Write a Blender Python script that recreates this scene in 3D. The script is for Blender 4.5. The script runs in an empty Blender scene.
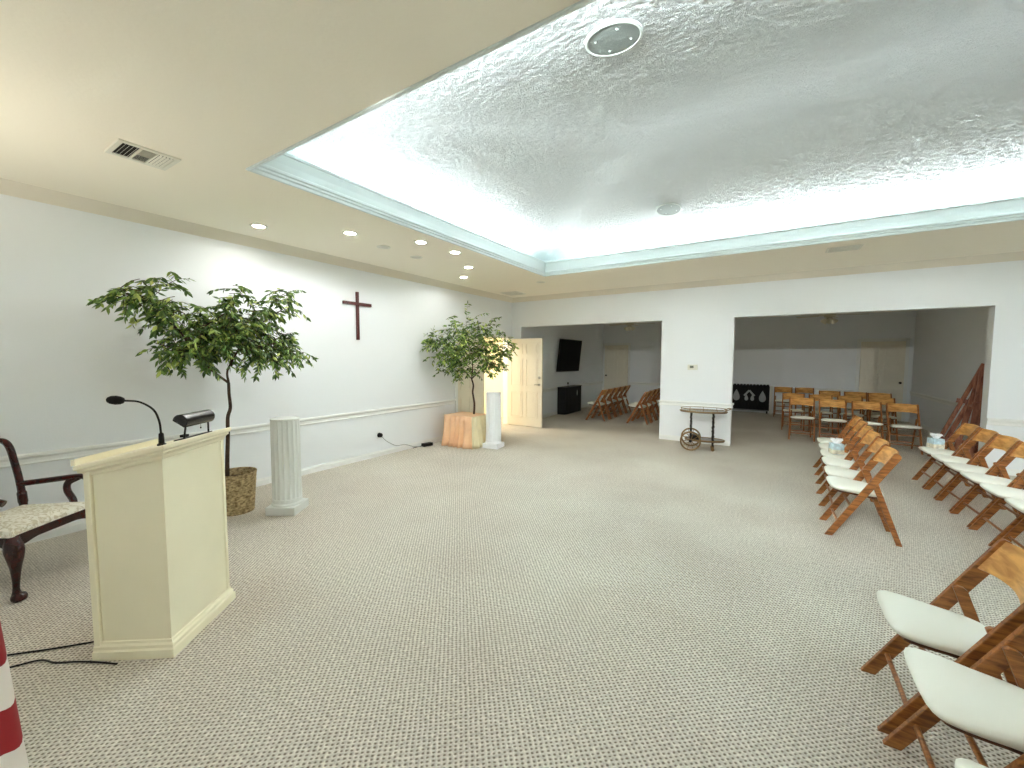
import bpy, bmesh, math, random
from mathutils import Vector, Matrix, noise
R = math.radians
PI = math.pi
COL = bpy.context.scene.collection

# ------------------------------------------------------------------ materials
def lin(c):
    return tuple((v/12.92 if v <= .04045 else ((v+.055)/1.055)**2.4) for v in [x/255 for x in c]) + (1,)

def newmat(name):
    m = bpy.data.materials.new(name); m.use_nodes = True
    nt = m.node_tree; b = nt.nodes['Principled BSDF']
    return m, nt, b

def mat(name, rgb, rough=.6, metal=0, spec=.5, var=0, vscale=8, bump=0, bscale=60, emit=None, estr=0, alpha=None, trans=0):
    m, nt, b = newmat(name)
    b.inputs['Base Color'].default_value = lin(rgb)
    b.inputs['Roughness'].default_value = rough
    b.inputs['Metallic'].default_value = metal
    b.inputs['Specular IOR Level'].default_value = spec
    if trans: b.inputs['Transmission Weight'].default_value = trans
    if emit:
        b.inputs['Emission Color'].default_value = lin(emit); b.inputs['Emission Strength'].default_value = estr
    tc = nt.nodes.new('ShaderNodeTexCoord')
    if var:
        n = nt.nodes.new('ShaderNodeTexNoise'); n.inputs['Scale'].default_value = vscale; n.inputs['Detail'].default_value = 4
        r = nt.nodes.new('ShaderNodeValToRGB')
        a = lin(tuple(max(0, v*(1-var)) for v in rgb)); c = lin(tuple(min(255, v*(1+var)) for v in rgb))
        r.color_ramp.elements[0].color = a; r.color_ramp.elements[1].color = c
        r.color_ramp.elements[0].position = .3; r.color_ramp.elements[1].position = .7
        nt.links.new(tc.outputs['Object'], n.inputs['Vector']); nt.links.new(n.outputs['Fac'], r.inputs['Fac'])
        nt.links.new(r.outputs['Color'], b.inputs['Base Color'])
    if bump:
        n = nt.nodes.new('ShaderNodeTexNoise'); n.inputs['Scale'].default_value = bscale; n.inputs['Detail'].default_value = 3
        bp = nt.nodes.new('ShaderNodeBump'); bp.inputs['Strength'].default_value = bump; bp.inputs['Distance'].default_value = .01
        nt.links.new(tc.outputs['Object'], n.inputs['Vector']); nt.links.new(n.outputs['Fac'], bp.inputs['Height'])
        nt.links.new(bp.outputs['Normal'], b.inputs['Normal'])
    return m

def wood(name, dark, light, rough=.35, scale=(6, 40, 40), rot=0):
    m, nt, b = newmat(name)
    tc = nt.nodes.new('ShaderNodeTexCoord'); mp = nt.nodes.new('ShaderNodeMapping')
    mp.inputs['Scale'].default_value = scale; mp.inputs['Rotation'].default_value = (0, rot, 0)
    n = nt.nodes.new('ShaderNodeTexNoise'); n.inputs['Scale'].default_value = 1.0; n.inputs['Detail'].default_value = 5
    n.inputs['Distortion'].default_value = .6
    r = nt.nodes.new('ShaderNodeValToRGB')
    r.color_ramp.elements[0].color = lin(dark); r.color_ramp.elements[1].color = lin(light)
    r.color_ramp.elements[0].position = .32; r.color_ramp.elements[1].position = .66
    nt.links.new(tc.outputs['Object'], mp.inputs['Vector']); nt.links.new(mp.outputs['Vector'], n.inputs['Vector'])
    nt.links.new(n.outputs['Fac'], r.inputs['Fac']); nt.links.new(r.outputs['Color'], b.inputs['Base Color'])
    b.inputs['Roughness'].default_value = rough
    return m

def carpet_mat():
    m, nt, b = newmat('carpet_loops'); L = nt.links.new
    tc = nt.nodes.new('ShaderNodeTexCoord'); mp = nt.nodes.new('ShaderNodeMapping')
    mp.inputs['Rotation'].default_value = (0, 0, R(50))
    nz = nt.nodes.new('ShaderNodeTexNoise'); nz.inputs['Scale'].default_value = 22; nz.inputs['Detail'].default_value = 2
    L(tc.outputs['Object'], nz.inputs['Vector'])
    sub = nt.nodes.new('ShaderNodeVectorMath'); sub.operation = 'SUBTRACT'; sub.inputs[1].default_value = (.5, .5, .5)
    L(nz.outputs['Color'], sub.inputs[0])
    scl = nt.nodes.new('ShaderNodeVectorMath'); scl.operation = 'SCALE'; scl.inputs['Scale'].default_value = .012
    L(sub.outputs[0], scl.inputs[0])
    add = nt.nodes.new('ShaderNodeVectorMath'); add.operation = 'ADD'
    L(tc.outputs['Object'], mp.inputs['Vector']); L(mp.outputs['Vector'], add.inputs[0]); L(scl.outputs[0], add.inputs[1])
    sx = nt.nodes.new('ShaderNodeSeparateXYZ'); L(add.outputs[0], sx.inputs[0])
    def mth(op, a, bb=None):
        n = nt.nodes.new('ShaderNodeMath'); n.operation = op
        for i, v in enumerate((a, bb)):
            if v is None: continue
            if isinstance(v, (int, float)): n.inputs[i].default_value = v
            else: L(v, n.inputs[i])
        return n.outputs[0]
    P = PI/.0175
    ca = mth('ABSOLUTE', mth('COSINE', mth('MULTIPLY', sx.outputs[0], P)))
    cb = mth('ABSOLUTE', mth('COSINE', mth('MULTIPLY', sx.outputs[1], P*.8)))
    h = mth('SUBTRACT', 1.0, mth('MULTIPLY', ca, cb))
    r = nt.nodes.new('ShaderNodeValToRGB')
    r.color_ramp.elements[0].position = .0; r.color_ramp.elements[0].color = lin((124, 113, 94))
    r.color_ramp.elements[1].position = .55; r.color_ramp.elements[1].color = lin((236, 231, 221))
    L(h, r.inputs['Fac'])
    n2 = nt.nodes.new('ShaderNodeTexNoise'); n2.inputs['Scale'].default_value = .9; n2.inputs['Detail'].default_value = 5
    L(tc.outputs['Object'], n2.inputs['Vector'])
    r2 = nt.nodes.new('ShaderNodeValToRGB')
    r2.color_ramp.elements[0].position = .35; r2.color_ramp.elements[0].color = (.88, .85, .84, 1)
    r2.color_ramp.elements[1].position = .65; r2.color_ramp.elements[1].color = (1, 1, 1, 1)
    L(n2.outputs['Fac'], r2.inputs['Fac'])
    mx = nt.nodes.new('ShaderNodeMix'); mx.data_type = 'RGBA'; mx.blend_type = 'MULTIPLY'; mx.inputs['Factor'].default_value = 1
    L(r.outputs['Color'], mx.inputs['A']); L(r2.outputs['Color'], mx.inputs['B'])
    L(mx.outputs['Result'], b.inputs['Base Color'])
    n3 = nt.nodes.new('ShaderNodeTexNoise'); n3.inputs['Scale'].default_value = 55; n3.inputs['Detail'].default_value = 1
    L(tc.outputs['Object'], n3.inputs['Vector'])
    r3 = nt.nodes.new('ShaderNodeValToRGB')
    r3.color_ramp.elements[0].position = .3; r3.color_ramp.elements[0].color = (.74, .73, .70, 1)
    r3.color_ramp.elements[1].position = .7; r3.color_ramp.elements[1].color = (1.08, 1.08, 1.06, 1)
    L(n3.outputs['Fac'], r3.inputs['Fac'])
    mx2 = nt.nodes.new('ShaderNodeMix'); mx2.data_type = 'RGBA'; mx2.blend_type = 'MULTIPLY'; mx2.inputs['Factor'].default_value = 1
    L(mx.outputs['Result'], mx2.inputs['A']); L(r3.outputs['Color'], mx2.inputs['B']); L(mx2.outputs['Result'], b.inputs['Base Color'])
    bp = nt.nodes.new('ShaderNodeBump'); bp.inputs['Strength'].default_value = .6; bp.inputs['Distance'].default_value = .008
    L(h, bp.inputs['Height']); L(bp.outputs['Normal'], b.inputs['Normal'])
    b.inputs['Roughness'].default_value = .95; b.inputs['Specular IOR Level'].default_value = .1
    return m

def vault_mat():
    m, nt, b = newmat('stomped_plaster'); L = nt.links.new
    tc = nt.nodes.new('ShaderNodeTexCoord')
    n = nt.nodes.new('ShaderNodeTexNoise'); n.inputs['Scale'].default_value = 50; n.inputs['Detail'].default_value = 4
    n.inputs['Distortion'].default_value = 2.2; n.inputs['Roughness'].default_value = .6
    L(tc.outputs['Object'], n.inputs['Vector'])
    bp = nt.nodes.new('ShaderNodeBump'); bp.inputs['Strength'].default_value = 1; bp.inputs['Distance'].default_value = .03
    L(n.outputs['Fac'], bp.inputs['Height']); L(bp.outputs['Normal'], b.inputs['Normal'])
    b.inputs['Base Color'].default_value = lin((244, 249, 250)); b.inputs['Roughness'].default_value = .75
    b.inputs['Specular IOR Level'].default_value = .2
    return m

def leaf_mat():
    m, nt, b = newmat('ficus_leaves'); L = nt.links.new
    g = nt.nodes.new('ShaderNodeNewGeometry')
    r = nt.nodes.new('ShaderNodeValToRGB'); e = r.color_ramp.elements
    e[0].position = 0; e[0].color = lin((44, 74, 32)); e[1].position = 1; e[1].color = lin((204, 216, 120))
    x = e.new(.45); x.color = lin((86, 122, 52)); x = e.new(.8); x.color = lin((132, 164, 74))
    L(g.outputs['Random Per Island'], r.inputs['Fac']); L(r.outputs['Color'], b.inputs['Base Color'])
    b.inputs['Roughness'].default_value = .42
    return m

def wicker_mat():
    m, nt, b = newmat('wicker'); L = nt.links.new
    tc = nt.nodes.new('ShaderNodeTexCoord')
    n = nt.nodes.new('ShaderNodeTexNoise'); n.inputs['Scale'].default_value = 35; n.inputs['Detail'].default_value = 4
    mp = nt.nodes.new('ShaderNodeMapping'); mp.inputs['Scale'].default_value = (1, 1, 1.6)
    L(tc.outputs['Object'], mp.inputs['Vector']); L(mp.outputs['Vector'], n.inputs['Vector'])
    r = nt.nodes.new('ShaderNodeValToRGB')
    r.color_ramp.elements[0].position = .35; r.color_ramp.elements[0].color = lin((120, 98, 62))
    r.color_ramp.elements[1].position = .65; r.color_ramp.elements[1].color = lin((206, 184, 138))
    L(n.outputs['Fac'], r.inputs['Fac']); L(r.outputs['Color'], b.inputs['Base Color'])
    b.inputs['Roughness'].default_value = .7
    return m

def flag_mat():
    m, nt, b = newmat('flag_cloth'); L = nt.links.new
    uv = nt.nodes.new('ShaderNodeUVMap')
    s = nt.nodes.new('ShaderNodeSeparateXYZ'); L(uv.outputs['UV'], s.inputs[0])
    mu = nt.nodes.new('ShaderNodeMath'); mu.operation = 'MULTIPLY'; mu.inputs[1].default_value = 6.5; L(s.outputs['Y'], mu.inputs[0])
    fr = nt.nodes.new('ShaderNodeMath'); fr.operation = 'FRACT'; L(mu.outputs[0], fr.inputs[0])
    r = nt.nodes.new('ShaderNodeValToRGB'); r.color_ramp.interpolation = 'CONSTANT'
    r.color_ramp.elements[0].color = lin((150, 6, 20)); r.color_ramp.elements[1].position = .5; r.color_ramp.elements[1].color = lin((240, 232, 222))
    L(fr.outputs[0], r.inputs['Fac']); L(r.outputs['Color'], b.inputs['Base Color'])
    b.inputs['Roughness'].default_value = .6
    return m

def brocade_mat():
    m, nt, b = newmat('brocade'); L = nt.links.new
    tc = nt.nodes.new('ShaderNodeTexCoord'); v = nt.nodes.new('ShaderNodeTexNoise'); v.inputs['Scale'].default_value = 16
    v.inputs['Detail'].default_value = 3; v.inputs['Distortion'].default_value = 3
    r = nt.nodes.new('ShaderNodeValToRGB')
    r.color_ramp.elements[0].position = .44; r.color_ramp.elements[0].color = lin((214, 206, 182))
    r.color_ramp.elements[1].position = .52; r.color_ramp.elements[1].color = lin((246, 243, 230))
    L(tc.outputs['Object'], v.inputs['Vector']); L(v.outputs['Fac'], r.inputs['Fac']); L(r.outputs['Color'], b.inputs['Base Color'])
    b.inputs['Roughness'].default_value = .7
    return m

M = dict(
    wall=mat('wall_paint', (237, 241, 244), .6, bump=.08, bscale=90),
    ceil=mat('ceiling_paint', (250, 244, 228), .8, bump=.15, bscale=40, spec=.2),
    cove=mat('cove_shade_band', (230, 224, 210), .8),  # darker than the ceiling paint, carrying the shade along the wall tops
    trim=mat('white_trim', (238, 240, 238), .4),
    crown=mat('crown_paint', (216, 225, 224), .45),
    carpet=carpet_mat(), vault=vault_mat(), leaf=leaf_mat(), wicker=wicker_mat(), flag=flag_mat(), brocade=brocade_mat(),
    door=mat('door_paint', (236, 230, 214), .45),
    hall=mat('hall_paint', (244, 232, 198), .7),
    lectern=mat('lectern_paint', (250, 243, 214), .5, var=.01, vscale=3),
    lectern_top=mat('lectern_desk', (246, 238, 210), .5),
    column=mat('column_plaster', (222, 225, 221), .6),
    column2=mat('column_white', (242, 244, 246), .6),
    oak=wood('honey_oak_shaded', (108, 63, 29), (176, 113, 56), .34, (9, 60, 60), R(-30)),  # rails and legs: same oak as the plate, darkened for their shadowed look
    oakback=wood('honey_oak_plate', (180, 122, 60), (230, 176, 104), .28, (30, 7, 30)),
    oakdark=wood('seat_board_wood', (74, 42, 24), (112, 68, 36), .5),
    vinyl=mat('seat_vinyl', (240, 241, 230), .4),
    mahog=wood('mahogany', (36, 10, 10), (66, 22, 18), .24, (20, 20, 20)),
    easelw=wood('red_brown_wood', (100, 56, 43), (166, 110, 86), .35, (30, 30, 6)),
    crossw=wood('cross_wood', (62, 20, 18), (96, 34, 30), .4, (30, 30, 8)),
    black=mat('black_plastic', (12, 12, 13), .4, spec=.3),
    matte=mat('black_cloth', (14, 14, 15), .85),
    lampm=mat('lamp_enamel', (20, 20, 20), .22),
    screen=mat('tv_screen', (5, 5, 6), .6, spec=.15),
    grey=mat('grey_felt', (150, 152, 150), .8),
    chrome=mat('satin_nickel', (190, 186, 176), .3, 1),
    darkmetal=mat('dark_knob', (34, 28, 22), .35, .6),
    brass=mat('antique_brass', (132, 108, 74), .34, .8),
    iron=mat('black_iron', (22, 19, 16), .45, .3),
    carttop=mat('cart_glass_top', (128, 108, 90), .2, .1),
    bark=mat('bark', (66, 48, 36), .85, var=.25, vscale=20),
    soil=mat('soil', (58, 38, 30), .95, var=.3, vscale=30),
    peach=mat('peach_satin', (252, 202, 160), .45, var=.04, vscale=5),
    cream=mat('cream_satin', (238, 224, 186), .45, var=.04, vscale=5),
    vent=mat('vent_enamel', (232, 230, 216), .5),
    ventdark=mat('vent_dark', (18, 18, 16), .9),
    grille=mat('speaker_grille', (150, 160, 156), .7, bump=.4, bscale=400),
    grillering=mat('speaker_ring', (226, 234, 230), .5),
    lamp_on=mat('lamp_lens', (255, 255, 255), .5, emit=(255, 250, 240), estr=30),
    lens_off=mat('lamp_lens_off', (220, 216, 204), .5),
    fan=mat('fan_white', (196, 190, 170), .5),
    glassw=mat('fan_glass', (225, 222, 205), .3),
    thermo=mat('thermostat_body', (224, 224, 214), .5),
    thermod=mat('thermostat_display', (96, 104, 92), .3),
    tissue=mat('tissue_paper', (248, 250, 252), .9),
    tbox=mat('tissue_carton', (196, 220, 228), .6, var=.12, vscale=25),
    tboxb=mat('tissue_carton_pattern', (218, 214, 196), .6, var=.14, vscale=30),
    gold=mat('gold_spear', (190, 150, 60), .3, .9),
)

# ------------------------------------------------------------------ mesh builder
class MB:
    def __init__(s): s.v = []; s.f = []; s.uv = None
    def add(s, vs, fs):
        o = len(s.v); s.v += [tuple(v) for v in vs]; s.f += [tuple(i+o for i in f) for f in fs]; return s
    def box(s, x0, x1, y0, y1, z0, z1):
        v = [(x, y, z) for z in (z0, z1) for y in (y0, y1) for x in (x0, x1)]
        return s.add(v, [(0, 2, 3, 1), (4, 5, 7, 6), (0, 1, 5, 4), (2, 6, 7, 3), (0, 4, 6, 2), (1, 3, 7, 5)])
    def prism(s, poly, axis, a, b):
        # poly: 2D points in the plane perpendicular to axis ('x': (y,z), 'y': (x,z), 'z': (x,y))
        def p(q, t):
            return {'x': (t, q[0], q[1]), 'y': (q[0], t, q[1]), 'z': (q[0], q[1], t)}[axis]
        n = len(poly); vs = [p(q, a) for q in poly]+[p(q, b) for q in poly]
        fs = [tuple(range(n-1, -1, -1)), tuple(range(n, 2*n))]+[(i, (i+1) % n, n+(i+1) % n, n+i) for i in range(n)]
        return s.add(vs, fs)
    def bar(s, a, b, w, t, up=(0, 0, 1)):
        a, b = Vector(a), Vector(b); d = (b-a).normalized(); u = Vector(up)
        if abs(d.dot(u)) > .98: u = Vector((1, 0, 0))
        r = d.cross(u).normalized(); q = r.cross(d)
        vs = [c+r*(sx*w/2)+q*(sy*t/2) for c in (a, b) for sx, sy in ((-1, -1), (1, -1), (1, 1), (-1, 1))]
        return s.add(vs, [(0, 3, 2, 1), (4, 5, 6, 7)]+[(i, (i+1) % 4, 4+(i+1) % 4, 4+i) for i in range(4)])
    def tube(s, pts, rad, n=10, cap=True, flat=1.0):
        pts = [Vector(p) for p in pts]; k = len(pts)
        rads = rad if isinstance(rad, (list, tuple)) else [rad]*k
        vs = []; prev = None
        for i, p in enumerate(pts):
            d = (pts[min(i+1, k-1)]-pts[max(i-1, 0)]).normalized()
            if prev is None:
                u = Vector((0, 0, 1)) if abs(d.z) < .9 else Vector((1, 0, 0))
                prev = (u-d*d.dot(u)).normalized()
            else:
                q = prev-d*d.dot(prev)
                prev = q.normalized() if q.length > 1e-6 else prev
            w = d.cross(prev)
            for j in range(n):
                t = 2*PI*j/n
                vs.append(p+prev*(math.cos(t)*rads[i])+w*(math.sin(t)*rads[i]*flat))
        fs = [(i*n+j, i*n+(j+1) % n, (i+1)*n+(j+1) % n, (i+1)*n+j) for i in range(k-1) for j in range(n)]
        if cap: fs += [tuple(range(n-1, -1, -1)), tuple(range((k-1)*n, k*n))]
        return s.add(vs, fs)
    def lathe(s, prof, n=32, c=(0, 0, 0), cap=True, rfun=None):
        vs = []
        for r, z in prof:
            for j in range(n):
                t = 2*PI*j/n; rr = r*(rfun(t, z) if rfun else 1)
                vs.append((c[0]+rr*math.cos(t), c[1]+rr*math.sin(t), c[2]+z))
        k = len(prof)
        fs = [(i*n+j, i*n+(j+1) % n, (i+1)*n+(j+1) % n, (i+1)*n+j) for i in range(k-1) for j in range(n)]
        if cap: fs += [tuple(range(n-1, -1, -1)), tuple(range((k-1)*n, k*n))]
        return s.add(vs, fs)
    def xf(s, m):
        s.v = [tuple(m @ Vector(v)) for v in s.v]; return s
    def build(s, name, material, parent=None, smooth=False, bevel=0, loc=None, rotz=0, subsurf=0):
        me = bpy.data.meshes.new(name); me.from_pydata(s.v, [], s.f)
        bm = bmesh.new(); bm.from_mesh(me); bmesh.ops.recalc_face_normals(bm, faces=bm.faces); bm.to_mesh(me); bm.free()
        me.update(); me.materials.append(material)
        o = bpy.data.objects.new(name, me); COL.objects.link(o)
        if smooth:
            me.polygons.foreach_set('use_smooth', [True]*len(me.polygons))
            try: me.set_sharp_from_angle(angle=R(40))
            except Exception: pass
        if bevel:
            b = o.modifiers.new('bevel', 'BEVEL'); b.width = bevel; b.segments = 2; b.limit_method = 'ANGLE'
        if subsurf:
            b = o.modifiers.new('sub', 'SUBSURF'); b.levels = subsurf; b.render_levels = subsurf
        if parent: o.parent = parent
        if loc: o.location = loc
        o.rotation_euler.z = rotz
        return o

def tag(o, label, cat, group=None):
    o['label'] = label; o['category'] = cat
    if group: o['group'] = group
    return o
def struct(o):
    o['kind'] = 'structure'; return o
def thing(name, label, cat, loc=(0, 0, 0), rotz=0, group=None):
    o = bpy.data.objects.new(name, None); COL.objects.link(o); o.empty_display_size = .1
    o.location = loc; o.rotation_euler = (0, 0, rotz)
    return tag(o, label, cat, group)
def copy_tree(o, parent=None):
    c = o.copy(); COL.objects.link(c)
    if parent: c.parent = parent
    for ch in [x for x in COL.objects if x.parent == o]: copy_tree(ch, c)
    return c
def dup(root, loc, rotz, label, group=None):
    c = copy_tree(root); c.location = loc; c.rotation_euler = (0, 0, rotz); c['label'] = label
    if group: c['group'] = group
    return c
def bez(p, n=16):
    # smooth Catmull-Rom through the points
    p = [Vector(q) for q in p]; p = [p[0]*2-p[1]]+p+[p[-1]*2-p[-2]]; out = []
    for i in range(1, len(p)-2):
        for k in range(n):
            t = k/n; a, b, c, d = p[i-1:i+3]
            out.append(.5*((2*b)+(c-a)*t+(2*a-5*b+4*c-d)*t*t+(3*b-a-3*c+d)*t**3))
    out.append(p[-2]); return out

# ------------------------------------------------------------------ room numbers (metres)
XL, XR, YF, YB, H = -5.30, 7.3, -.45, 8.30, 3.0
TX0, TX1, TY0, TY1 = -3.373, 5.4, 1.594, 6.306
YR, RXL, RXR, HR = 14.0, -5.10, 2.95, 2.78
T = .2
DY0, DY1, DH = 6.27, 8.14, 2.05

struct(MB().box(-8.2, XR+.15, YF-.15, YR+.15, -.1, 0).build('floor', M['carpet']))
b = MB()   # ceiling around the raised tray
b.box(XL, TX0, YF, YB, H, H+.04).box(TX1, XR, YF, YB, H, H+.04).box(TX0, TX1, YF, TY0, H, H+.04).box(TX0, TX1, TY1, YB, H, H+.04)
struct(b.build('ceiling', M['ceil']))
# hipped vault above the tray
o = .2; zs, za = 3.30, 3.70; yc = (TY0+TY1)/2; run = (TY1-TY0)/2+o
nx_, ny_ = int((TX1-TX0+2*o)/.0125), int((TY1-TY0+2*o)/.0125)
vs = []
for iy in range(ny_+1):
    y = TY0-o+(TY1-TY0+2*o)*iy/ny_
    for ix in range(nx_+1):
        x = TX0-o+(TX1-TX0+2*o)*ix/nx_
        z = zs+(za-zs)*min(y-(TY0-o), (TY1+o)-y, x-(TX0-o), (TX1+o)-x)/run
        wx_ = .02*noise.noise((x*9, y*9, 3.0)); wy_ = .02*noise.noise((x*9, y*9, 8.0))
        h_ = abs(noise.noise(((x+wx_)*24, (y+wy_)*24, 0)))*2.2
        vs.append((x, y, z-.006*(1-min(1, h_))**1.5-.002*noise.noise((x*45, y*45, 5))))
q_ = nx_+1
me = bpy.data.meshes.new('ceiling_vault')
me.from_pydata(vs, [], [(iy*q_+ix, (iy+1)*q_+ix, (iy+1)*q_+ix+1, iy*q_+ix+1) for iy in range(ny_) for ix in range(nx_)])
me.polygons.foreach_set('use_smooth', [True]*len(me.polygons)); me.materials.append(M['vault']); me.update()
vo = bpy.data.objects.new('ceiling_vault', me); COL.objects.link(vo); struct(vo)
def loop_profile(prof, x0, x1, y0, y1):
    b = MB(); vs = []
    for d, z in prof: vs += [(x0+d, y0+d, z), (x1-d, y0+d, z), (x1-d, y1-d, z), (x0+d, y1-d, z)]
    fs = [(i*4+j, i*4+(j+1) % 4, (i+1)*4+(j+1) % 4, (i+1)*4+j) for i in range(len(prof)-1) for j in range(4)]
    return b.add(vs, fs)
prof = [(-.01, 3.001), (-.01, 2.99), (.0, 2.985), (.012, 2.99), (.012, 3.012), (.02, 3.016), (.026, 3.02), (.026, 3.036), (.034, 3.04), (.038, 3.046), (.038, 3.062),
        (.03, 3.068), (.034, 3.12), (.044, 3.178), (.044, 3.186), (.056, 3.19), (.058, 3.2), (.056, 3.212), (.02, 3.212), (.015, 3.06), (-.2, 3.06), (-.2, 3.3)]
struct(loop_profile(prof, TX0, TX1, TY0, TY1).build('trim_1', M['crown']))

# walls
b = MB()
b.box(XL-.15, XL, YF-.15, DY0, 0, H).box(XL-.15, XL, DY0, DY1, DH, H).box(XL-.15, XL, DY1, YB, 0, H)
struct(b.build('wall_left', M['wall']))
OX = [(-5.05, -1.845), (-.606, 2.533)]; OZ = 2.32
b = MB(); b.box(XL-.15, OX[0][0], YB, YB+T, 0, H).box(OX[0][1], OX[1][0], YB, YB+T, 0, OZ).box(OX[1][1], XR, YB, YB+T, 0, H)
b.box(OX[0][0], OX[1][1], YB, YB+T, OZ, H)
struct(b.build('wall_back', M['wall']))
struct(MB().box(XR, XR+.15, YF-.15, YB+T, 0, H).build('wall_right', M['wall']))
struct(MB().box(XL-.15, XR+.15, YF-.15, YF, 0, H).build('wall_front', M['wall']))
struct(MB().box(RXL-.15, RXL, YB+T, YR+.15, 0, HR).build('wall_rear_left', M['wall']))
struct(MB().box(RXR, RXR+.15, YB+T, YR+.15, 0, HR).build('wall_rear_right', M['wall']))
struct(MB().box(RXL, RXR, YR, YR+.15, 0, HR).build('wall_rear', M['wall']))
struct(MB().box(RXL-.15, RXR+.15, YB+T, YR+.15, HR, HR+.1).build('ceiling_rear', M['ceil']))
# lit corridor behind the double door
b = MB(); b.box(-7.7, -7.6, 5.4, 9.0, 0, 2.5).box(-7.6, XL-.15, 5.3, 5.4, 0, 2.5).box(-7.6, XL-.15, 9.0, 9.1, 0, 2.5)
struct(b.build('wall_hallway', M['hall']))
struct(MB().box(-7.7, XL-.15, 5.3, 9.1, 2.5, 2.6).build('ceiling_hallway', M['hall']))

# cove band where walls meet the ceiling, tinted darker for the shade there
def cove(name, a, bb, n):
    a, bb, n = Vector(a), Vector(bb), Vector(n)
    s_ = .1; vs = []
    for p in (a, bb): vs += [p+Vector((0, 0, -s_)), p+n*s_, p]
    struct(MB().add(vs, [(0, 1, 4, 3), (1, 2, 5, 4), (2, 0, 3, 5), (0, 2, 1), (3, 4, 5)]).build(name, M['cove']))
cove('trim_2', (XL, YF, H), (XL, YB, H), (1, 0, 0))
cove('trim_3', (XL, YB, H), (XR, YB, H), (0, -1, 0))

# chair rails and baseboards: profile swept along a wall
def moulding(name, a, bb, n, prof, m='trim'):
    a, bb, n = Vector(a), Vector(bb), Vector(n); vs = []
    for p in (a, bb):
        for d, z in prof: vs.append(p+n*d+Vector((0, 0, z)))
    k = len(prof)
    struct(MB().add(vs, [(i, (i+1) % k, k+(i+1) % k, k+i) for i in range(k)]+[tuple(range(k)), tuple(range(2*k-1, k-1, -1))]).build(name, M[m]))
rail = [(0, .675), (.012, .675), (.018, .685), (.012, .70), (.012, .725), (.02, .735), (.03, .745), (.03, .762), (.022, .77), (0, .77)]
base = [(0, 0), (.014, 0), (.014, .065), (.008, .075), (.006, .09), (0, .09)]
def rb(name, tn, a, bb, n):
    moulding('trim_%d' % tn, a, bb, n, rail); moulding('baseboard_'+name, a, bb, n, base)
rb('left', 4, (XL, YF, 0), (XL, DY0-.08, 0), (1, 0, 0))
rb('pillar', 5, (OX[0][1], YB, 0), (OX[1][0], YB, 0), (0, -1, 0))
rb('back', 6, (OX[1][1], YB, 0), (XR, YB, 0), (0, -1, 0))
rb('rear_left', 7, (RXL, YB+T, 0), (RXL, YR, 0), (1, 0, 0))
rb('rear_right', 8, (RXR, YB+T, 0), (RXR, YR, 0), (-1, 0, 0))
rb('rear', 9, (-4.12, YR, 0), (1.82, YR, 0), (0, -1, 0))
rb('right', 10, (XR, YF, 0), (XR, YB, 0), (-1, 0, 0))
rb('front', 11, (XL, YF, 0), (XR, YF, 0), (0, 1, 0))
for k, (xa, na) in enumerate(((OX[0][1], -1), (OX[1][0], 1))):
    moulding('trim_%d' % (12+k), (xa, YB, 0), (xa, YB+T, 0), (na, 0, 0), rail)

# doors (six raised panels), width w along local +x, face in the local xz plane
def door_leaf(name, w, h, t=.042, knob_x=None, m='door', lever=False, deadbolt=False):
    r = struct(bpy.data.objects.new(name, None)); COL.objects.link(r); r.empty_display_size = .1
    s = MB().box(0, w, -t/2, t/2, .012, h)
    st = .11; pw = (w-3*st)/2
    for (za, zb) in ((.22, .80), (.95, 1.56), (1.68, h-.12)):
        for i in range(2):
            x0 = st+i*(pw+st)
            for sg in (-1, 1):
                y = sg*t/2
                for (g, d) in ((0, .006),):
                    # raised moulding ring then a raised field
                    ring = [(x0, za), (x0+pw, za), (x0+pw, zb), (x0, zb)]
                    for q in range(4):
                        (xa, z1), (xb, z2) = ring[q], ring[(q+1) % 4]
                        s.bar((xa, y+sg*.003, z1), (xb, y+sg*.003, z2), .016, .01, up=(0, 1, 0))
                    s.box(x0+.035, x0+pw-.035, min(y, y+sg*.006), max(y, y+sg*.006), za+.035, zb-.035)
    s.build('panel_leaf', M[m], r)
    if knob_x is not None:
        for sg in (-1, 1):
            kb = MB()
            if lever:
                kb.tube([(knob_x, sg*t/2, .98), (knob_x, sg*(t/2+.012), .98)], .028, 16)
                kb.tube([(knob_x, sg*(t/2), .98), (knob_x, sg*(t/2+.05), .98), (knob_x-.1*(1 if knob_x > w/2 else -1), sg*(t/2+.052), .98)], .009, 8)
            else:
                kb.lathe([(.0, 0), (.026, 0), (.026, .008), (.011, .012), (.011, .03), (.026, .04), (.028, .052), (.02, .062), (0, .064)], 16)
                kb.xf(Matrix.Translation((knob_x, sg*t/2, .98)) @ Matrix.Rotation(-sg*PI/2, 4, 'X'))
            kb.build('door_knob', M['chrome' if lever else 'darkmetal'], r, smooth=True)
        if deadbolt:
            for sg in (-1, 1):
                kb = MB().lathe([(0, 0), (.03, 0), (.03, .012), (.014, .016), (0, .016)], 16)
                kb.xf(Matrix.Translation((knob_x, sg*t/2, 1.14)) @ Matrix.Rotation(-sg*PI/2, 4, 'X'))
                kb.build('deadbolt', M['chrome'], r, smooth=True)
    return r
d1 = door_leaf('door_1', .925, 2.03); d1.location = (XL-.04, DY0+.01, 0); d1.rotation_euler.z = PI/2
d2 = door_leaf('door_2', .925, 2.03, knob_x=.86, lever=True, deadbolt=True); d2.location = (XL+.01, DY1-.035, 0)
d3 = door_leaf('door_3', .82, 2.03, knob_x=.07); d3.location = (-5.02, YR-.03, 0)
d4 = door_leaf('door_4', .86, 2.03, knob_x=.79); d4.location = (1.93, YR-.03, 0)
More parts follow.
